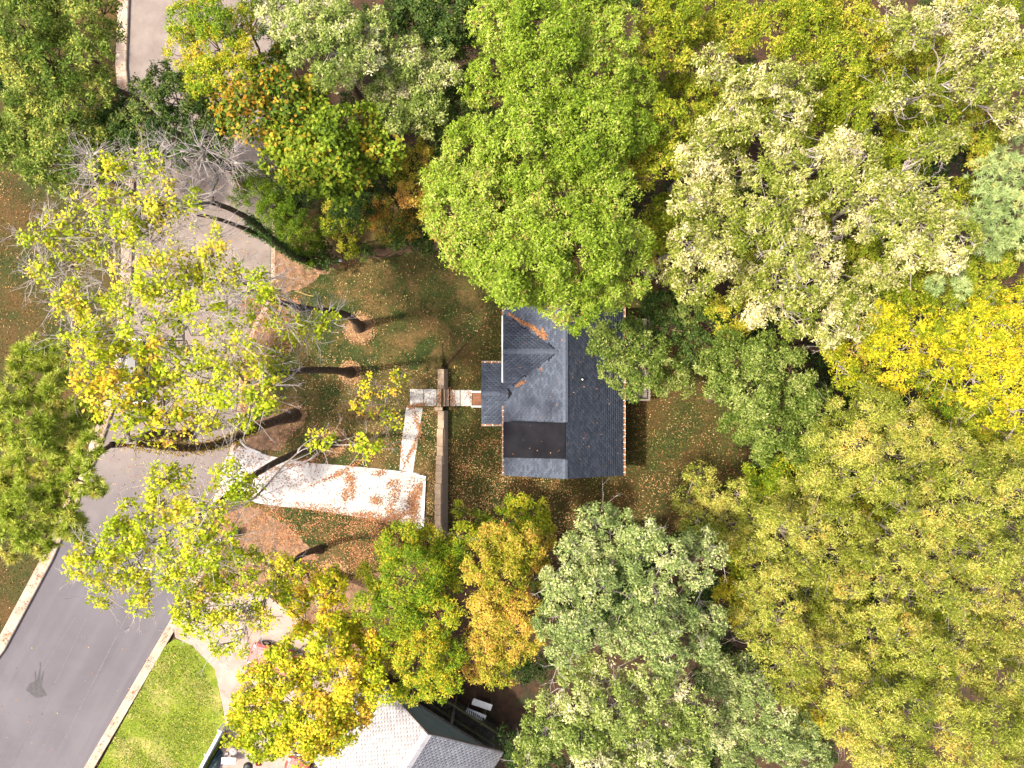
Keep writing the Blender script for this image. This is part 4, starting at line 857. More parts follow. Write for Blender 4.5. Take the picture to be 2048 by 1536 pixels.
# species: leaf length, leaf width, leaves per twig cluster, twig clusters per m2 of lobe surface, cluster spread,
#          palette (ordered), how patchy, twig share, bark, twig bark, under-lobe fill, lobes per blob
SP = {
 'bright_oak': dict(L=.2, W=.12, k=9, D=7.6, spread=.15, pal=[(.12, .19, .012), (.21, .3, .02), (.31, .4, .04), (.43, .48, .12), (.34, .17, .06)], w=[.2, .38, .31, .1, .01], patch=.5, tw=.06, up=.55),
 'pale_oak': dict(L=.22, W=.13, k=9, D=6.6, spread=.17, pal=[(.13, .17, .015), (.24, .28, .035), (.38, .38, .09), (.52, .48, .2), (.66, .58, .36)], w=[.2, .26, .24, .2, .1], patch=1.0, tw=.28, twig='pale_twig', up=.35),
 'green_oak': dict(L=.22, W=.13, k=9, D=7.5, spread=.16, pal=[(.06, .1, .012), (.11, .165, .022), (.18, .24, .04), (.28, .33, .075), (.38, .4, .14)], w=[.2, .32, .26, .15, .07], patch=.6, tw=.08, up=.45),
 'leafy_oak': dict(L=.22, W=.13, k=9, D=6.5, spread=.16, pal=[(.07, .12, .012), (.12, .18, .02), (.2, .26, .04), (.31, .36, .08), (.48, .44, .08)], w=[.22, .32, .26, .14, .06], patch=.8, tw=.08, up=.45),
 'deep_oak': dict(L=.22, W=.13, k=9, D=7.0, spread=.16, pal=[(.03, .062, .012), (.055, .1, .018), (.09, .145, .028), (.15, .2, .045), (.24, .27, .06)], w=[.25, .34, .24, .12, .05], patch=.6, tw=.08, up=.45),
 'blue_oak': dict(L=.21, W=.13, k=10, D=7.6, spread=.16, pal=[(.13, .18, .05), (.2, .27, .08), (.3, .36, .11), (.43, .46, .17), (.62, .58, .32)], w=[.2, .32, .27, .15, .06], patch=.6, tw=.12, twig='pale_twig', up=.45),
 'white_oak': dict(L=.21, W=.13, k=10, D=7.2, spread=.16, pal=[(.13, .18, .03), (.21, .28, .055), (.34, .39, .1), (.48, .49, .19), (.66, .6, .38)], w=[.2, .28, .28, .17, .07], patch=.9, tw=.14, twig='pale_twig', up=.4),
 'willow_oak': dict(L=.2, W=.075, k=11, D=8.2, spread=.17, pal=[(.15, .18, .018), (.27, .3, .032), (.4, .41, .07), (.55, .51, .15), (.55, .35, .06)], w=[.22, .32, .28, .14, .04], patch=.8, tw=.16, twig='grey_bark', up=.3),
 'gold_tree': dict(L=.19, W=.1, k=9, D=9.0, spread=.16, pal=[(.19, .23, .015), (.38, .35, .03), (.57, .43, .06), (.64, .41, .1), (.5, .24, .06)], w=[.26, .3, .24, .14, .06], patch=.9, tw=.06, up=.5),
 'gold_green': dict(L=.19, W=.1, k=9, D=9.0, spread=.16, pal=[(.11, .19, .01), (.2, .29, .014), (.32, .37, .02), (.5, .43, .03), (.62, .42, .04)], w=[.22, .32, .26, .13, .07], patch=.7, tw=.08, up=.5),
 'yellow_maple': dict(L=.21, W=.13, k=9, D=6.6, spread=.17, pal=[(.16, .21, .01), (.33, .34, .012), (.54, .48, .018), (.66, .54, .03), (.6, .4, .03)], w=[.22, .3, .28, .15, .05], patch=.8, tw=.16, twig='pale_twig', up=.3),
 'lime_tree': dict(L=.2, W=.12, k=9, D=7.5, spread=.16, pal=[(.12, .17, .01), (.21, .27, .014), (.33, .36, .025), (.48, .45, .05), (.52, .36, .06)], w=[.22, .32, .26, .15, .05], patch=.6, tw=.1, up=.45),
 'orange_maple': dict(big=True, L=.24, W=.19, k=7, D=7.0, spread=.2, pal=[(.06, .11, .012), (.12, .19, .02), (.2, .26, .02), (.42, .3, .03), (.5, .24, .03)], w=[.2, .26, .24, .16, .14], patch=.9, tw=.08, up=.6),
 'round_maple': dict(big=True, L=.25, W=.2, k=7, D=7.5, spread=.2, pal=[(.08, .13, .01), (.16, .24, .015), (.24, .32, .025), (.34, .37, .04), (.5, .32, .03)], w=[.2, .32, .28, .13, .07], patch=.7, tw=.08, up=.65),
 'shrub': dict(L=.13, W=.075, k=9, D=10.0, spread=.13, pal=[(.07, .13, .008), (.11, .19, .01), (.16, .25, .015), (.23, .29, .02)], w=[.26, .38, .26, .1], patch=.6, tw=.05, up=.4),
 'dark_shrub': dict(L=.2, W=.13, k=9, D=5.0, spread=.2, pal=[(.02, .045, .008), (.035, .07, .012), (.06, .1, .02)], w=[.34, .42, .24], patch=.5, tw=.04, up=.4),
 'rust_shrub': dict(L=.16, W=.1, k=9, D=7.5, spread=.16, pal=[(.05, .09, .01), (.11, .15, .012), (.27, .15, .025), (.4, .2, .04)], w=[.26, .3, .26, .18], patch=.9, tw=.05, up=.5),
 'poplar': dict(big=True, L=.15, W=.13, k=12, D=7.0, spread=.2, pal=[(.24, .32, .012), (.36, .44, .014), (.5, .53, .025), (.63, .56, .05), (.6, .4, .08)], w=[.18, .32, .27, .16, .07], patch=.6, tw=.6, twig='pale_twig', up=.4, sparse=True),
 'poplar_gold': dict(big=True, L=.18, W=.15, k=10, D=5.0, spread=.2, pal=[(.24, .31, .012), (.4, .44, .015), (.58, .54, .025), (.7, .52, .035), (.66, .38, .07)], w=[.2, .28, .22, .22, .08], patch=.8, tw=.5, twig='grey_bark', up=.4, sparse=True),
}
# blobs are the big boughs of a crown: centre and radius as seen in the photograph, set at the crown's own height
TREE_N = [0, 0]
def tree(name, label, sp, z, blobs, base=None, trunk_r=0.28, bark='bark', group=None, dome=0.8, top=None, limbs=True, squash=0.75, zj=0.8, dens=1.0, bare=0.0, trunkz=0.6, nbare=0):
    global LAST_PATH
    s = SP[sp] if sp != 'pine' else None
    if sp == 'willow_oak': zj = 1.15
    bl = np.array([(*P(b[0], b[1], z), b[2]*(H-z)/FPX) for b in blobs], float)
    cen = np.average(bl[:, :2], axis=0, weights=bl[:, 3]**2)
    rad = np.sqrt(((bl[:, :2]-cen)**2).sum(1)).max()+1e-6
    # boughs nearer the middle of the crown sit a little higher
    dz = -dome*(np.sqrt(((bl[:, :2]-cen)**2).sum(1))/rad)**2*min(rad, 4)*0.6 + RS.uniform(-zj, zj, len(bl))*1.5
    zt = z+dz
    bl[:, :2] *= ((H-zt)/(H-z))[:, None]; bl[:, 2] = zt
    if base is None: bx, by = cen+RS.uniform(-0.5, 0.5, 2); bz = float(hgt(bx, by))-0.1
    else:
        bx, by, _ = P(base[0], base[1], ZW); bz = float(hgt(bx, by))-0.1
    root = empty(name, (bx, by, bz), label, 'shrub' if name.endswith('shrub') else 'tree', group); TREE_N[0] += 1
    # trunk
    th = z*trunkz; tp = np.array(top if top is not None else (*cen, th))
    tp = np.array(P(*tp)) if top is not None else np.array([bx+(tp[0]-bx)*0.75, by+(tp[1]-by)*0.75, th])
    path = curve((bx, by, bz), tp, RS.normal(0, 0.25, 3)*np.array([1, 1, 0]), 9, 0.12)
    LAST_PATH = path
    v, f = tube(path, np.concatenate([[trunk_r*1.9, trunk_r*1.15], np.linspace(trunk_r, trunk_r*0.55, 7)]), 9)
    obj_np('trunk', v, f, M[bark], root, smooth=True)
    if not limbs: return root, bl, path
    twig0 = []; twig1 = []; tr0 = []; tr1 = []
    def sticks(pl, r0, r1):
        for a, b, i in zip(pl[:-1], pl[1:], range(len(pl)-1)):
            twig0.append(a); twig1.append(b); q = len(pl)-1; tr0.append(r0+(r1-r0)*i/q); tr1.append(r0+(r1-r0)*(i+1)/q)
    # sub-lobes of every bough
    sc = []; sr = []; sb = []
    nodes = [np.append(q, trunk_r*0.5) for q in path[5:]]
    tc_ = path[-1]; order_ = np.argsort([np.hypot(b[0]-tc_[0], b[1]-tc_[1]) for b in bl])
    for bi in order_:
        x, y, zz, r = bl[bi]; tgt = np.array([x, y, zz-0.45*r]); nd_ = np.array(nodes)
        dist = np.linalg.norm(nd_[:, :3]-tgt, axis=1)+4.0*np.maximum(0, nd_[:, 2]-tgt[2]+0.2)
        n0 = nd_[np.argmin(dist)]; r0 = max(0.035, min(trunk_r*0.42, n0[3]*0.8))
        lp_ = curve(n0[:3], tgt, (0, 0, 0.08*np.hypot(x-n0[0], y-n0[1])), 11, 0.4)
        v, f = tube(lp_, np.linspace(r0, max(0.025, r0*0.45), 11), 6); nodes += [np.append(lp_[q], r0+(max(0.025, r0*0.45)-r0)*q/10) for q in (4, 6, 8, 10)]; obj_np('limb', v, f, M[bark if not s or s.get('twig') is None else ('grey_bark' if s.get('twig') == 'pale_twig' else s['twig'])], root, smooth=True)
        ns = int(np.clip(5+r*5, 6, 16)); i_ = np.arange(ns)+0.5; ph = np.arccos(1-1.15*i_/ns); ta = np.pi*(1+5**.5)*i_+RS.uniform(0, 6)
        dr_ = np.stack([np.sin(ph)*np.cos(ta), np.sin(ph)*np.sin(ta), np.cos(ph)], -1)+RS.normal(0, 0.16, (ns, 3)); dr_ = unit(dr_)
        q = RS.uniform(0.5, 0.82, (ns, 1))*r; c_ = np.array([x, y, zz-0.35*r])+dr_*q*np.array([1, 1, squash])
        sc.append(c_); sr.append(r*RS.uniform(0.26, 0.44, ns)); sb.append(np.full(ns, bi))
        if s:
            for cc in c_: sticks(curve(lp_[RS.randint(6, 11)], cc-np.array([0, 0, 0.05]), RS.normal(0, 0.08, 3)*r, 5, 0.4), 0.035, 0.012)
    sc = np.concatenate(sc); sr = np.concatenate(sr); sb = np.concatenate(sb)
    if sp == 'pine': return root, sc, sr, sb, bl
    # twig clusters over the sub-lobes
    area = 2*np.pi*sr**2*1.4
    fine = not s.get('big'); fs = 0.74 if fine else 1.0
    cnt = np.maximum(2, RS.poisson(area*s['D']*dens*(1.2 if fine else 1.0))); own = np.repeat(np.arange(len(sc)), cnt); n_ = len(own)
    d = unit(RS.normal(0, 1, (n_, 3))+np.array([0, 0, 0.75])); out = unit(sc[own]-bl[sb[own], :3]+np.array([0, 0, 0.3])); d = unit(d+out*0.45)
    rr = sr[own][:, None]*RS.uniform(0.55, 1.08, (n_, 1)); cp = sc[own]+d*rr*np.array([1, 1, 0.85])
    if s.get('sparse'):
        keep = RS.uniform(0, 1, len(sc)) < 0.7; keepc = keep[own] | (RS.uniform(0, 1, n_) < 0.12)
        keepc &= sb[own] < len(bl)-nbare
    else: keepc = np.ones(n_, bool)
    # twigs
    m = RS.uniform(0, 1, n_) < (s['tw'])
    if m.any():
        a = sc[own[m]]-d[m]*0.1*sr[own[m]][:, None]; b = cp[m]; mid_ = (a+b)/2+RS.normal(0, 0.06, a.shape)
        v1, f1 = prisms(a, mid_, np.full(len(a), 0.014), np.full(len(a), 0.01), 3); v2, f2 = prisms(mid_, b+(b-mid_)*0.1, np.full(len(a), 0.01), np.full(len(a), 0.005), 3)
        tv = [v1, v2]; tf = [f1, f2+len(v1)]
    else: tv = []; tf = []
    if bare > 0:                                             # leafless twigs reaching past the leaves
        nb_ = int(len(sc)*bare*(5 if s.get('sparse') else 3)); o_ = RS.randint(0, len(sc), nb_); a = sc[o_]; dd_ = unit(unit(a-bl[sb[o_], :3])+RS.normal(0, 0.45, (nb_, 3))); L_ = RS.uniform(0.5, 1.3, (nb_, 1))
        m1 = a+dd_*L_*0.5; d2 = unit(dd_+RS.normal(0, 0.3, dd_.shape)); e = m1+d2*L_*0.6
        for p_, q_, ra, rb in ((a, m1, 0.02, 0.014), (m1, e, 0.014, 0.005)):
            v, f = prisms(p_, q_, np.full(nb_, ra), np.full(nb_, rb), 3); off = sum(len(x) for x in tv); tv.append(v); tf.append(f+off)
        for _ in range(3):
            t_ = RS.uniform(0.2, 0.9, (nb_, 1)); p_ = m1+(e-m1)*t_; q_ = p_+unit(d2+RS.normal(0, 0.6, d2.shape))*L_*RS.uniform(0.2, 0.45, (nb_, 1))
            v, f = prisms(p_, q_, np.full(nb_, 0.008), np.full(nb_, 0.004), 3); off = sum(len(x) for x in tv); tv.append(v); tf.append(f+off)
    v, f = prisms(np.array(twig0), np.array(twig1), np.array(tr0), np.array(tr1), 3); off = sum(len(x) for x in tv)
    tv.append(v); tf.append(f+off)
    tm = M[s.get('twig') or bark]
    obj_np('twigs', np.concatenate(tv), np.concatenate(tf), tm, root, kind='stuff')
    # leaves
    cp = cp[keepc]; d = d[keepc]; own = own[keepc]; n_ = len(cp)
    kk = np.maximum(3, RS.poisson(s['k']*(1.5 if fine else 1.0), n_)); ci = np.repeat(np.arange(n_), kk); N = len(ci)
    # colour position in the palette: crown patches, sub-lobes, clusters, leaves
    pt_ = s['patch']; tcol = (0.5+pt_*RS.normal(0, 0.16, len(bl)))[sb[own]]+(pt_*RS.normal(0, 0.14, len(sc)))[own]+RS.normal(0, 0.12, n_)
    tc = tcol[ci]+RS.normal(0, 0.2, N)
    order = (np.argsort(np.argsort(tc))+0.5)/N
    tc = np.clip(0.55*tc+0.45*order, 0, 1); cw = np.concatenate([[0], np.cumsum(s['w'])]); cw = cw/cw[-1]; cm = (cw[:-1]+cw[1:])/2
    qn = (np.argsort(np.argsort(tc))+0.5)/N
    palc = np.array(s['pal']); col = np.stack([np.interp(qn, cm, palc[:, c]) for c in range(3)], -1)*(1+RS.normal(0, 0.12, (N, 1)))
    col = np.clip(col, 0.004, 0.75)
    az = RS.uniform(0, 2*np.pi, N); dn = d[ci]
    u = unit(np.cross(dn, np.array([0.3, 0.1, 1.0])+RS.normal(0, .05, (N, 3)))); w_ = np.cross(dn, u)
    dirv = unit(u*np.cos(az)[:, None]+w_*np.sin(az)[:, None]+dn*RS.uniform(-0.1, 0.7, (N, 1)))
    nor = unit(dn*0.6+np.array([0, 0, s['up']])+RS.normal(0, 0.42, (N, 3))); side = unit(np.cross(dirv, nor)); nor = np.cross(side, dirv)
    L_ = s['L']*fs*RS.uniform(0.65, 1.2, (N, 1)); W_ = s['W']*fs*RS.uniform(0.7, 1.15, (N, 1))
    p = cp[ci]+RS.normal(0, s['spread']*0.5, (N, 3))+dirv*s['spread']*0.35
    v = np.stack([p, p+dirv*L_*0.48+side*W_*0.5+nor*W_*0.12, p+dirv*L_-nor*L_*0.12, p+dirv*L_*0.48-side*W_*0.5+nor*W_*0.12], 1).reshape(-1, 3)
    TREE_N[1] += N
    if fine:
        v = np.stack([p-side*W_*0.5, p+side*W_*0.5, p+dirv*L_], 1).reshape(-1, 3)
        obj_np('crown', v, np.arange(3*N).reshape(-1, 3), M['leaf'], root, np.repeat(col, 3, 0)); return root
    obj_np('crown', v, np.arange(4*N).reshape(-1, 4), M['leaf'], root, np.repeat(col, 4, 0))
    return root

def pine(label, z, blobs, base=None, pal_=None, trunk_r=0.25, needle=0.32, tuft=5.0, dome=0.8, group=None):
    root, sc, sr, sb, bl = tree('pine_tree', label, 'pine', z, blobs, base, trunk_r, dome=dome, group=group, zj=1.0)
    area = 2*np.pi*sr**2*1.3; cnt = np.maximum(3, RS.poisson(area*tuft)); own = np.repeat(np.arange(len(sc)), cnt); n_ = len(own)
    d = unit(RS.normal(0, 1, (n_, 3))+np.array([0, 0, 0.9])+unit(sc[own]-bl[sb[own], :3])*0.5); cp = sc[own]+d*sr[own][:, None]*RS.uniform(0.6, 1.1, (n_, 1))
    a = sc[own]; v, f = prisms(a, cp, np.full(n_, 0.02), np.full(n_, 0.012), 3); obj_np('twigs', v, f, M['bark'], root, kind='stuff')
    k_ = 34; ci = np.repeat(np.arange(n_), k_); N = len(ci); dn = unit(d[ci]*0.75+RS.normal(0, 0.62, (N, 3))); L_ = needle*RS.uniform(0.7, 1.15, (N, 1))
    side = unit(np.cross(dn, RS.normal(0, 1, (N, 3))))*0.024; p = cp[ci]-d[ci]*RS.uniform(0, 0.16, (N, 1))
    v = np.stack([p-side, p+side, p+dn*L_+side*0.35], 1).reshape(-1, 3)
    pc = np.array(pal_); t = np.clip(0.5+RS.normal(0, 0.2, len(sc))[own][ci]+RS.normal(0, 0.16, n_)[ci]+RS.normal(0, 0.12, N), 0, 1)*(len(pc)-1)
    col = np.stack([np.interp(t, np.arange(len(pc)), pc[:, c]) for c in range(3)], -1)
    obj_np('crown', v, np.arange(3*N).reshape(-1, 3), M['needle'], root, np.repeat(col, 3, 0)); TREE_N[1] += N//2
    TREE_N[0] += 0
    return root

# --- the wood behind and beside the house
tree('oak_tree', 'big bright green oak with a billowing crown over the top edge of the house roof', 'bright_oak', 17.5,
     [(955, 320, 95), (1050, 290, 105), (1160, 260, 105), (1250, 255, 70), (915, 400, 75), (1010, 430, 105), (1120, 400, 110), (1210, 380, 70), (940, 480, 65), (1050, 520, 100), (1160, 500, 100), (1250, 490, 65), (1000, 560, 50), (1110, 575, 70), (1200, 590, 62), (1165, 620, 45), (1270, 560, 45), (885, 360, 45)], trunk_r=0.4)
tree('oak_tree', 'bright green oak at the top edge, just above the biggest bright green crown', 'bright_oak', 16.5,
     [(1005, 40, 75), (1085, 60, 85), (1180, 50, 85), (1240, 60, 55), (1000, 135, 70), (1080, 160, 70), (1180, 150, 80), (1260, 165, 60), (1110, 215, 55), (1190, -40, 90), (1060, -50, 90), (955, 170, 45)], trunk_r=0.36)
tree('oak_tree', 'light yellow-green tree at the top between the bright green and the whitish crowns', 'lime_tree', 14.5,
     [(1320, 40, 50), (1345, 95, 52), (1305, 110, 42), (1370, 30, 45), (1330, -20, 50)], trunk_r=0.24)
tree('oak_tree', 'yellow-green tree squeezed right beside the biggest bright green crown', 'lime_tree', 14.0,
     [(1300, 225, 48), (1345, 240, 45), (1290, 290, 50), (1260, 320, 42), (1330, 320, 48), (1290, 350, 34)], trunk_r=0.22)
tree('oak_tree', 'whitish-leaved oak with pale drooping sprays left of the pale group at upper right', 'pale_oak', 17.0,
     [(1430, 130, 42), (1485, 165, 45), (1540, 150, 38), (1600, 165, 50), (1480, 230, 52), (1590, 220, 42), (1420, 260, 42), (1530, 260, 42), (1400, 310, 45)], bark='grey_bark')
tree('oak_tree', 'whitish-leaved oak just right of the yellow-green tree beside the bright green crown', 'pale_oak', 16.0,
     [(1410, 360, 58), (1470, 340, 48), (1380, 400, 40), (1440, 420, 55), (1500, 420, 40), (1380, 490, 48), (1430, 510, 55), (1350, 540, 40), (1390, 580, 42)], bark='grey_bark')
tree('oak_tree', 'whitish-leaved oak with fanned bare grey twigs in the middle of the pale group', 'pale_oak', 18.0,
     [(1570, 290, 42), (1560, 345, 52), (1600, 375, 45), (1680, 300, 50), (1735, 310, 40), (1680, 365, 50), (1540, 440, 46), (1615, 455, 46), (1580, 500, 42), (1650, 520, 48), (1500, 470, 40)], bark='grey_bark', bare=.25)
tree('oak_tree', 'whitish-leaved oak reaching toward the bluish pine at the right edge', 'pale_oak', 18.0,
     [(1750, 385, 55), (1810, 390, 52), (1870, 400, 45), (1860, 290, 48), (1910, 270, 42), (1790, 440, 48), (1870, 460, 45), (1930, 470, 38), (1830, 500, 45), (1900, 520, 36), (1720, 440, 45)], bark='grey_bark', bare=.25)
tree('oak_tree', 'whitish-leaved oak at the lower end of the pale group above the dark round crown', 'pale_oak', 16.0,
     [(1490, 560, 48), (1560, 560, 50), (1620, 570, 50), (1690, 600, 52), (1740, 560, 42), (1600, 640, 44), (1660, 660, 40), (1720, 640, 40), (1780, 540, 42), (1530, 620, 40)], bark='grey_bark')
tree('oak_tree', 'pale yellow-green oak with long bare grey limbs in the top right corner', 'pale_oak', 17.5,
     [(1780, 30, 42), (1830, 60, 48), (1880, 30, 46), (1930, 90, 45), (1990, 60, 52), (1960, 20, 45), (2000, 160, 50), (1940, 170, 38), (1850, 190, 40), (1790, 190, 40), (2030, 230, 45)], bark='grey_bark', bare=.25)
tree('oak_tree', 'darker green oak filling the gap in the top right behind the whitish sprays', 'lime_tree', 13.0,
     [(1620, -10, 60), (1430, 0, 55), (1800, 100, 55), (1880, 120, 50), (2030, 120, 50), (2040, 10, 50), (1960, -20, 50), (1480, 50, 60), (1560, 50, 60), (1630, 60, 60), (1690, 110, 60), (1740, 60, 55), (1660, 190, 60), (1750, 220, 60), (1830, 250, 60), (1900, 180, 60), (1960, 250, 55), (1980, 300, 45), (1400, 60, 50), (1690, 10, 60)], trunk_r=.24)
tree('oak_tree', 'dull green oak under the whitish group, seen in the gaps between its sprays', 'lime_tree', 11.5,
     [(1330, 180, 50), (1400, 150, 50), (1385, 250, 45), (1760, 150, 50), (1840, 140, 50), (1450, 300, 45), (1350, 430, 60), (1500, 510, 60), (1440, 220, 60), (1640, 260, 60), (1720, 500, 60), (1860, 560, 60), (1800, 340, 60), (1620, 420, 60), (1320, 480, 50), (1550, 200, 55), (1470, 620, 55), (1930, 400, 50), (1700, 250, 50)], trunk_r=.24)
PB = [(.17, .24, .07), (.27, .36, .12), (.38, .46, .18), (.5, .48, .16)]
pine('pale blue-green pine with long needles at the right edge', 14.0, [(1975, 350, 45), (2030, 340, 50), (1960, 420, 45), (2020, 420, 55), (1990, 480, 45), (2050, 470, 45), (2045, 290, 40)], pal_=PB)
pine('small bluish pine tip poking out below the whitish sprays at right', 13.5, [(1905, 545, 26), (1870, 570, 22), (1925, 575, 22)], pal_=PB, trunk_r=.14, dome=.3)
tree('maple_tree', 'brilliant yellow maple at the right edge', 'yellow_maple', 15.5,
     [(1900, 655, 42), (1950, 640, 45), (2010, 640, 55), (1930, 700, 45), (1990, 700, 50), (2040, 700, 50), (1960, 760, 48), (2020, 760, 50), (1900, 740, 40), (1990, 810, 45), (2040, 830, 42), (2050, 610, 45)], bare=.12)
tree('maple_tree', 'smaller yellow maple right of the dark round oak', 'yellow_maple', 14.5,
     [(1780, 640, 40), (1830, 650, 38), (1760, 690, 42), (1810, 700, 44), (1850, 700, 34), (1740, 660, 34), (1800, 750, 38), (1840, 740, 34), (1690, 740, 32), (1670, 690, 28)], bare=.12)
tree('maple_tree', 'yellow-green tree between the bluish pine and the brilliant yellow maple', 'lime_tree', 12.5,
     [(1960, 560, 55), (2030, 560, 60), (1890, 610, 50), (1830, 590, 50), (1770, 610, 42), (1700, 700, 45), (1760, 780, 40), (1720, 760, 40), (1880, 680, 50), (2050, 900, 50), (1950, 830, 40)])
tree('oak_tree', 'dark green round oak behind the house, right of the back lawn', 'green_oak', 12.5,
     [(1470, 720, 48), (1530, 710, 52), (1585, 740, 48), (1450, 770, 42), (1510, 780, 58), (1580, 800, 58), (1490, 840, 48), (1550, 860, 55), (1610, 860, 48), (1650, 820, 42), (1460, 690, 36), (1600, 900, 36), (1530, 895, 36), (1420, 730, 30)], trunk_r=.3)
tree('oak_tree', 'small mid-green tree overhanging the right side of the house roof', 'green_oak', 9.0,
     [(1210, 690, 36), (1250, 700, 42), (1230, 740, 34), (1290, 740, 40), (1265, 780, 26), (1310, 700, 36), (1320, 770, 28), (1350, 740, 32), (1370, 770, 24), (1200, 660, 28), (1260, 655, 30)], trunk_r=.18, zj=.5)
tree('oak_tree', 'loose dark green tree screening the back deck', 'deep_oak', 8.5,
     [(1330, 610, 42), (1380, 620, 42), (1340, 660, 38), (1430, 640, 42), (1400, 690, 36), (1370, 710, 30), (1300, 610, 30), (1440, 700, 30), (1480, 650, 40), (1290, 670, 22)], trunk_r=.16, zj=.5, dens=.8)
# willow oaks at the lower right
wo = 'willow_oak'
tree('willow_oak_tree', 'dusty yellow-olive oak just below the brilliant yellow maple', 'willow_oak', 15.0,
     [(1700, 830, 50), (1760, 820, 52), (1820, 850, 52), (1870, 880, 42), (1650, 880, 45), (1720, 890, 55), (1790, 910, 55), (1690, 950, 50), (1640, 950, 42), (1760, 960, 45), (1850, 930, 40)], bare=.12)
tree('willow_oak_tree', 'olive tree with sparse outer twigs at the right edge of the shaded back lawn', 'willow_oak', 10.0,
     [(1400, 955, 34), (1375, 1000, 30), (1430, 1000, 40), (1400, 1045, 34), (1460, 1050, 40), (1480, 990, 34), (1510, 1040, 40), (1450, 1090, 36), (1510, 1100, 40), (1550, 1010, 42)], dens=.85, trunk_r=.18, zj=.5)
tree('willow_oak_tree', 'olive oak in the middle of the lower right wood, right of the blue-green oak', 'willow_oak', 14.0,
     [(1590, 1000, 50), (1560, 1060, 48), (1620, 1060, 55), (1690, 1040, 52), (1600, 1130, 50), (1660, 1120, 55), (1730, 1100, 52), (1560, 1160, 42), (1630, 1180, 45), (1700, 1170, 45)], bare=.2)
tree('willow_oak_tree', 'olive-yellow oak at the right edge with a crooked white bare branch', 'willow_oak', 16.0,
     [(1800, 1010, 48), (1850, 990, 45), (1830, 1070, 52), (1890, 1050, 50), (1790, 1130, 50), (1860, 1140, 55), (1930, 1110, 48), (1770, 1190, 45), (1830, 1210, 50), (1900, 1200, 45)], bare=.3)
tree('willow_oak_tree', 'golden olive oak reaching out of the frame at the right, below the yellow maple', 'willow_oak', 15.5,
     [(1940, 960, 50), (2000, 930, 52), (2050, 980, 50), (1970, 1030, 52), (2030, 1060, 55), (1990, 1120, 50), (2050, 1150, 52), (1960, 1180, 50), (2030, 1230, 50), (1920, 900, 40)], bare=.12)
tree('willow_oak_tree', 'olive oak right beside the right flank of the blue-green oak', 'willow_oak', 13.0,
     [(1510, 1180, 40), (1560, 1230, 48), (1500, 1240, 38), (1610, 1250, 50), (1540, 1290, 44), (1620, 1310, 52), (1670, 1250, 45), (1680, 1330, 50), (1600, 1370, 45), (1560, 1340, 36)], bare=.2)
tree('willow_oak_tree', 'large yellow-olive oak in the lower right corner, left of the cut-off one', 'willow_oak', 16.5,
     [(1750, 1270, 52), (1810, 1280, 52), (1740, 1340, 55), (1800, 1360, 55), (1860, 1310, 50), (1700, 1400, 50), (1760, 1430, 55), (1830, 1430, 55), (1690, 1460, 45), (1740, 1500, 55), (1820, 1510, 55), (1890, 1400, 48), (1760, 1570, 60)], bare=.2)
tree('willow_oak_tree', 'yellow-olive oak cut off by the lower right corner of the picture', 'willow_oak', 15.5,
     [(1920, 1270, 50), (1980, 1280, 50), (2040, 1310, 52), (1950, 1340, 50), (2010, 1380, 52), (1930, 1440, 52), (1990, 1460, 55), (2050, 1450, 52), (1900, 1510, 50), (1970, 1540, 52), (2040, 1540, 50)], bare=.2)
tree('willow_oak_tree', 'low dark olive growth showing between the olive crowns at lower right', 'gold_green', 8.5,
     [(1500, 1130, 55), (1580, 950, 50), (1530, 950, 45), (1740, 1010, 60), (1480, 1200, 50), (1690, 1220, 60), (1870, 960, 55), (1840, 1250, 60), (1880, 1350, 60), (1640, 1420, 60), (1940, 1220, 55), (1520, 1020, 50), (1900, 820, 60), (1980, 880, 55), (1640, 1000, 50)], trunk_r=.16, dome=.2)
# blue-green and whitish oaks at the bottom
tree('oak_tree', 'large blue-green oak at the bottom centre, right of the orange trees', 'blue_oak', 16.0,
     [(1190, 1045, 38), (1240, 1055, 42), (1290, 1075, 42), (1150, 1105, 45), (1210, 1110, 48), (1270, 1130, 46), (1340, 1110, 38), (1400, 1090, 42), (1435, 1105, 30), (1120, 1170, 45), (1190, 1180, 52), (1260, 1200, 52), (1320, 1190, 40), (1390, 1150, 40), (1110, 1240, 45), (1170, 1260, 52), (1240, 1275, 55), (1310, 1260, 50), (1370, 1230, 45), (1420, 1250, 42), (1130, 1310, 42), (1340, 1310, 45), (1410, 1300, 36)], trunk_r=.4, bare=.06)
tree('oak_tree', 'whitish-green oak at the bottom edge below the blue-green oak', 'white_oak', 15.0,
     [(1100, 1420, 42), (1160, 1410, 46), (1210, 1350, 46), (1150, 1350, 40), (1230, 1420, 52), (1300, 1370, 48), (1350, 1380, 46), (1090, 1480, 46), (1160, 1480, 52), (1250, 1490, 52), (1320, 1450, 50), (1390, 1430, 46), (1380, 1500, 50), (1310, 1530, 50), (1200, 1550, 55), (1060, 1520, 40)], bare=.12)
tree('oak_tree', 'smaller blue-green oak at the bottom, right of the whitish-green one', 'blue_oak', 12.0,
     [(1440, 1350, 42), (1490, 1340, 38), (1460, 1400, 42), (1520, 1390, 46), (1560, 1430, 40), (1490, 1450, 42), (1440, 1470, 36), (1550, 1490, 46), (1600, 1470, 42), (1480, 1520, 45), (1620, 1530, 50)], trunk_r=.22, bare=.06)
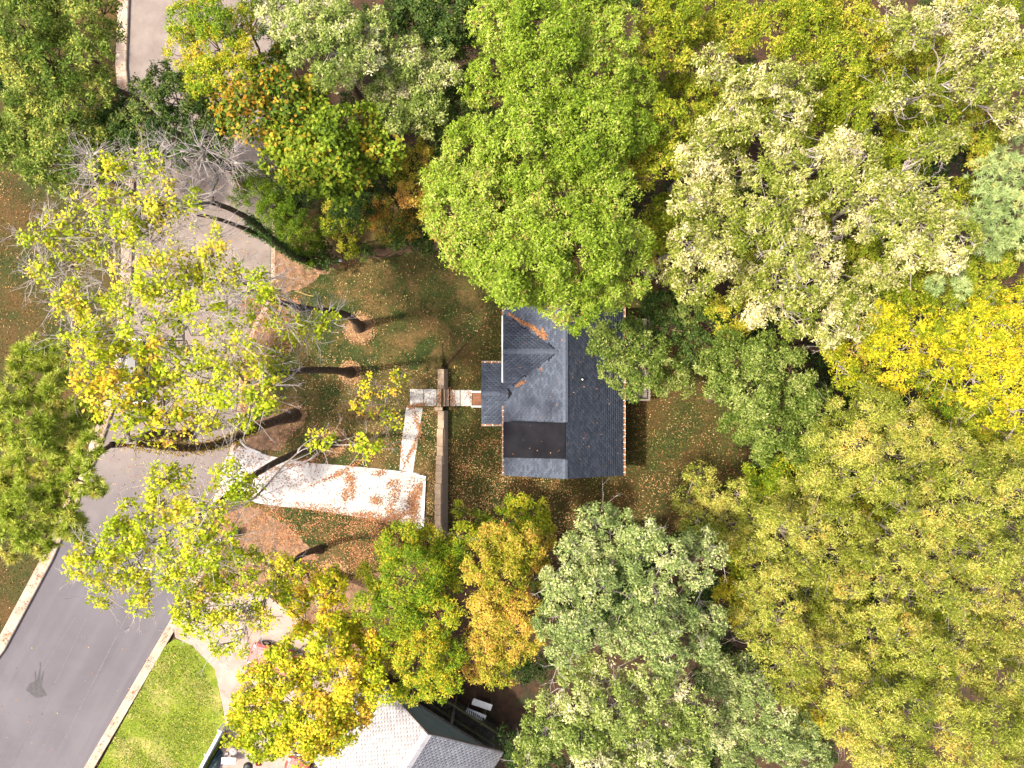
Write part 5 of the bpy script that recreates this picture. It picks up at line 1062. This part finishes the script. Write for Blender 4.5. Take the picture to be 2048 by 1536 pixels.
# orange and green-gold trees at the bottom, left of centre
tree('maple_tree', 'orange-gold tree left of the large blue-green oak', 'gold_tree', 12.0,
     [(985, 1090, 48), (1040, 1100, 51), (1085, 1080, 30), (960, 1140, 44), (1010, 1160, 55), (1065, 1150, 41), (985, 1220, 51), (1035, 1230, 51), (970, 1290, 48), (1020, 1300, 51), (1060, 1270, 34), (1000, 1345, 39), (950, 1340, 32)], trunk_r=.22)
tree('maple_tree', 'yellow-green sapling crown between the leaf-strewn lawn and the orange-gold tree', 'gold_green', 7.5,
     [(1040, 1010, 30), (1075, 1030, 32), (1010, 1040, 30), (960, 1050, 30), (1050, 1060, 30), (930, 1060, 24), (1090, 1060, 24), (920, 1020, 18)], trunk_r=.12, zj=.3)
tree('maple_tree', 'green tree flecked with yellow at the lower end of the retaining wall', 'gold_green', 12.0,
     [(800, 1090, 48), (860, 1090, 48), (900, 1110, 37), (760, 1150, 48), (820, 1160, 62), (880, 1170, 48), (740, 1210, 40), (790, 1230, 55), (860, 1240, 57), (905, 1230, 29), (780, 1300, 51), (840, 1310, 57), (890, 1310, 44), (820, 1370, 44), (870, 1370, 44), (900, 1370, 26), (930, 1070, 26)], trunk_r=.24)
tree('maple_tree', 'yellow and orange street tree shading the red cars at the bottom', 'poplar_gold', 11.5,
     [(650, 1170, 40), (610, 1150, 35), (560, 1140, 33), (590, 1200, 33), (660, 1230, 40), (700, 1270, 46), (650, 1290, 48), (600, 1300, 48), (560, 1350, 48), (510, 1360, 40), (620, 1370, 57), (690, 1350, 53), (740, 1350, 40), (500, 1420, 48), (560, 1430, 55), (630, 1440, 59), (700, 1420, 53), (470, 1460, 37), (530, 1480, 46), (600, 1490, 51), (670, 1470, 46), (750, 1290, 29), (760, 1390, 33)], base=(667, 1147), trunk_r=.3, dens=2.2, bare=.08)
# yellow poplars along the street, with long visible trunks
TWIN = tree('poplar_tree', 'thin yellow poplar with ivy on its twin trunk, topmost of the street row', 'poplar', 21.0,
     [(215, 350, 48), (260, 330, 34), (170, 415, 53), (115, 460, 48), (235, 420, 55), (300, 390, 46), (70, 470, 30), (280, 460, 48), (210, 490, 53), (130, 530, 48), (330, 440, 41), (80, 550, 34), (370, 400, 34), (230, 550, 46), (310, 330, 34), (455, 320, 30), (400, 305, 28), (345, 305, 26), (180, 315, 28), (430, 345, 26)], base=(642, 530), top=(425, 405, 17), trunk_r=.22, bare=1.1, dens=.66, nbare=5)
def creeper(root, path, t0, t1, n_, cols, r, name='ivy'):
    t = RS.uniform(t0, t1, n_)*(len(path)-1); i = np.minimum(t.astype(int), len(path)-2); p = path[i]+(path[i+1]-path[i])*(t-i)[:, None]
    d = unit(RS.normal(0, 1, (n_, 3))+np.array([0, 0, 0.3])); p = p+d*r*RS.uniform(.8, 1.5, (n_, 1)); q = unit(RS.normal(0, 1, (n_, 3))); sd_ = unit(np.cross(q, d+RS.normal(0, .3, (n_, 3))))*RS.uniform(.03, .06, (n_, 1))
    v = np.stack([p-sd_, p+sd_, p+q*RS.uniform(.08, .15, (n_, 1))], 1).reshape(-1, 3)
    obj_np(name, v, np.arange(3*n_).reshape(-1, 3), M['leaf'], root, np.repeat(pal(cols, n_), 3, 0), kind='stuff')
IVY = [(.03, .07, .015), (.05, .11, .02), (.08, .15, .03)]
tw_ = TWIN; creeper(tw_, LAST_PATH, 0.0, 0.75, 2600, IVY, .25)
p2 = curve(P(600, 512, ZW-0.1), P(395, 430, 15), (0, 0.3, 0), 9, .2); v, f = tube(p2, np.concatenate([[.3, .2], np.linspace(.17, .07, 7)]), 8); obj_np('trunk', v, f, M['bark'], tw_, smooth=True); creeper(tw_, p2, 0, .6, 1500, IVY, .2)
tree('poplar_tree', 'yellow poplar with a thick twig haze, second of the street row from the top', 'poplar', 22.0,
     [(350, 530, 53), (410, 480, 46), (300, 540, 48), (430, 550, 53), (180, 620, 46), (250, 610, 53), (330, 600, 53), (140, 600, 39), (400, 620, 48), (500, 570, 39), (210, 680, 46), (150, 680, 39), (280, 670, 48), (360, 680, 41), (470, 630, 39), (560, 640, 34), (610, 660, 37), (650, 640, 30), (540, 590, 28)], base=(718, 655), top=(520, 590, 17), trunk_r=.24, bare=.75, dens=.75)
tree('poplar_tree', 'yellow poplar whose slim trunk starts in the small straw ring on the lawn', 'poplar', 22.0,
     [(440, 700, 46), (490, 730, 48), (400, 740, 48), (460, 780, 46), (520, 780, 41), (540, 730, 34), (350, 730, 48), (360, 790, 48), (420, 820, 41), (300, 740, 39), (500, 830, 28), (480, 680, 30)], base=(700, 745), top=(530, 752, 16), trunk_r=.24, bare=.3, dens=.8)
GOLDP = tree('poplar_tree', 'golden yellow poplar with a thick dark trunk leaning over the street by the pine', 'poplar_gold', 22.5,
     [(230, 740, 51), (180, 720, 44), (270, 790, 53), (210, 800, 51), (320, 800, 48), (260, 850, 46), (330, 850, 39), (170, 760, 39), (380, 850, 30), (420, 850, 23), (480, 845, 21), (230, 700, 41), (300, 700, 34)], base=(590, 830), top=(250, 882, 20.5), trunk_r=.28, bare=.15, dens=1.0)
creeper(GOLDP, LAST_PATH, 0.25, 1.0, 2200, [(.3, .2, .03), (.2, .1, .03), (.5, .4, .04), (.12, .07, .03)], .32, 'clinging_leaves')
tree('poplar_tree', 'yellow poplar leaning over the white driveway', 'poplar', 21.5,
     [(460, 960, 39), (420, 1010, 39), (500, 980, 30), (330, 1010, 46), (270, 1040, 48), (380, 1050, 46), (300, 1090, 53), (220, 1090, 48), (170, 1130, 39), (250, 1140, 51), (340, 1130, 46), (200, 1180, 30), (280, 1200, 30), (400, 1110, 39), (440, 1070, 34), (640, 880, 28), (730, 890, 30), (360, 960, 30), (320, 960, 28)], base=(668, 884), top=(440, 1003, 17), trunk_r=.24, bare=.35, dens=1.15)
tree('poplar_tree', 'thin yellow-green poplar over the concrete drive with the faded red car', 'poplar', 17.5,
     [(400, 1215, 32), (445, 1245, 30), (375, 1245, 26), (475, 1290, 28), (430, 1290, 22), (520, 1240, 28), (480, 1130, 41), (540, 1130, 37), (440, 1160, 39), (390, 1170, 34), (370, 1210, 32), (410, 1250, 32), (500, 1190, 30), (350, 1160, 28), (460, 1220, 25), (560, 1180, 28)], base=(640, 1100), top=(540, 1180, 11), trunk_r=.2, bare=.3, dens=1.3)
tree('sapling_tree', 'young yellow tree with scattered leaves beside the walkway corner', 'poplar_gold', 6.0,
     [(740, 770, 26), (780, 790, 24), (760, 830, 24), (800, 750, 16), (720, 810, 20), (790, 840, 16)], base=(760, 790), trunk_r=.05, dens=.45, bare=.3, zj=.3)
PG = [(.17, .23, .018), (.27, .34, .03), (.38, .45, .055), (.52, .46, .1)]
pine('big fresh green pine at the left edge below the dark lawn', 16.5, [(60, 710, 48), (115, 720, 42), (40, 780, 52), (110, 790, 52), (165, 830, 42), (50, 860, 56), (120, 870, 56), (180, 890, 36), (40, 940, 56), (110, 950, 56), (165, 960, 40), (50, 1020, 56), (120, 1030, 50), (80, 1080, 42), (150, 1060, 34), (20, 1080, 40), (190, 980, 26), (-30, 850, 60), (-30, 990, 60)], pal_=PG, trunk_r=.35, tuft=6.5, needle=.36)
# upper left
tree('oak_tree', 'mid-green oak with yellowing tips in the top left corner', 'leafy_oak', 15.0,
     [(30, 40, 52), (95, 50, 50), (160, 40, 48), (30, 120, 52), (100, 130, 56), (170, 110, 50), (210, 60, 36), (50, 200, 56), (130, 200, 56), (200, 170, 42), (190, -20, 50), (20, -30, 60), (-40, 100, 60), (100, -30, 60)], bare=.1)
tree('oak_tree', 'dark green oak spreading over the upper end of the street', 'deep_oak', 13.0,
     [(450, 250, 34), (420, 310, 28), (240, 280, 40), (215, 250, 36), (320, 140, 26), (230, 220, 44), (290, 190, 44), (350, 190, 46), (400, 220, 42), (270, 260, 48), (340, 260, 50), (410, 275, 42), (440, 290, 28), (310, 310, 34), (370, 310, 34), (380, 160, 30)], trunk_r=.28)
tree('oak_tree', 'green oak tinged yellow at the left edge above the dark lawn', 'leafy_oak', 12.5,
     [(40, 260, 52), (110, 270, 50), (30, 310, 44), (170, 260, 48), (90, 320, 40), (150, 320, 42), (210, 310, 40), (180, 360, 30), (120, 370, 26), (60, 340, 30), (-30, 280, 50), (250, 330, 28)], bare=.15)
tree('oak_tree', 'olive-gold oak beside the top end of the street', 'gold_green', 14.5,
     [(365, 40, 44), (420, 30, 48), (480, 40, 42), (370, 100, 44), (430, 90, 50), (400, 150, 44), (460, 140, 44), (380, 180, 28), (400, -30, 50), (480, 100, 36), (500, -20, 45)])
tree('maple_tree', 'maple speckled with orange between the olive-gold oak and the dark street tree', 'orange_maple', 13.5,
     [(430, 200, 40), (480, 190, 42), (530, 150, 42), (470, 240, 38), (520, 210, 44), (560, 180, 40), (500, 260, 30), (560, 120, 34), (590, 230, 36)])
tree('maple_tree', 'round-leaved green maple above the ivy-covered trunks', 'round_maple', 14.0,
     [(560, 270, 44), (620, 230, 46), (550, 310, 38), (610, 290, 48), (670, 250, 46), (600, 340, 40), (660, 320, 46), (720, 290, 46), (640, 365, 32), (700, 350, 40), (760, 320, 40), (730, 240, 42), (780, 280, 34), (680, 390, 28), (620, 180, 36)])
tree('oak_tree', 'pale green oak at the top edge, left of the bright green crowns', 'white_oak', 16.0,
     [(560, 30, 44), (620, 40, 48), (680, 50, 50), (600, 90, 42), (660, 110, 46), (720, 110, 44), (690, 150, 34), (740, 50, 44), (640, 150, 32), (650, -20, 55), (560, -20, 45)])
tree('oak_tree', 'grey-green oak with hanging sprays left of the biggest bright green crown', 'white_oak', 14.0,
     [(810, 110, 46), (850, 150, 48), (800, 180, 42), (860, 200, 40), (890, 150, 34), (790, 230, 38), (840, 240, 36), (780, 140, 32), (880, 100, 30), (750, 190, 30)])
tree('oak_tree', 'shaded green oak at the top between the pale and the bright green crowns', 'deep_oak', 12.0,
     [(830, 40, 52), (880, 60, 50), (790, 30, 48), (930, 90, 44), (910, 20, 44), (920, 200, 50), (890, 260, 44), (840, -30, 60), (900, 320, 40), (960, 230, 40)])
tree('maple_tree', 'golden tree tucked against the left flank of the biggest bright green crown', 'gold_tree', 9.5,
     [(830, 320, 34), (850, 370, 34), (820, 390, 30), (860, 420, 28), (790, 340, 28), (880, 460, 22), (850, 290, 26), (900, 480, 16)], trunk_r=.16)
tree('fine_leaved_shrub', 'broad fine-leaved green shrub between the street and the ivy-covered trunks', 'shrub', 5.5,
     [(490, 350, 32), (530, 350, 32), (480, 395, 26), (520, 390, 36), (560, 380, 34), (540, 430, 38), (580, 430, 36), (590, 470, 36), (560, 470, 30), (620, 480, 30), (610, 500, 28), (640, 450, 24)], trunk_r=.1, zj=.3, dens=1.1)
tree('dark_leaved_shrub', 'dark ivy-covered shrub at the foot of the twin trunk', 'deep_oak', 3.5,
     [(620, 520, 20), (640, 505, 22), (600, 505, 18), (655, 525, 16), (630, 485, 22)], trunk_r=.08, zj=.2)
tree('mixed_shrub', 'green shrub in the shady hollow right of the fine-leaved shrub', 'lime_tree', 5.5,
     [(670, 420, 30), (700, 440, 32), (690, 480, 26), (730, 430, 28), (700, 500, 18), (660, 450, 22)], trunk_r=.08, zj=.3)
tree('mixed_shrub', 'rust and green shrub at the upper edge of the lawn', 'rust_shrub', 5.5,
     [(750, 430, 30), (790, 430, 32), (770, 460, 28), (820, 450, 28), (760, 400, 24), (840, 430, 24)], trunk_r=.08, zj=.3)
tree('dark_leaved_shrub', 'low dark green shrub at the lawn edge left of the biggest bright green crown', 'deep_oak', 3.5,
     [(820, 480, 26), (850, 490, 22), (790, 485, 20), (870, 470, 22), (730, 505, 18)], trunk_r=.06, zj=.2)
# dark understory below the tall crowns
us = []
for (x0, x1, y0, y1, n_) in ((1000, 2050, -20, 560, 30), (1500, 2050, 560, 900, 14), (1400, 2050, 900, 1560, 26), (560, 880, 0, 440, 14), (1060, 1420, 1060, 1560, 20), (0, 230, 0, 300, 5)):
    for _ in range(n_): us.append((RS.uniform(x0, x1), RS.uniform(y0, y1)))
for (x, y) in us:
    if 980 < x < 1340 and y > 480 and y < 1000: continue
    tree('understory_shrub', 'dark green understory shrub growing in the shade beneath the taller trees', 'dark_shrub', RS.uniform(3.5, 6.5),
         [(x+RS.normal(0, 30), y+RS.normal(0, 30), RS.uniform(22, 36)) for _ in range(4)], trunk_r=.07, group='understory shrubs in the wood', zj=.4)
print('TREES', TREE_N)
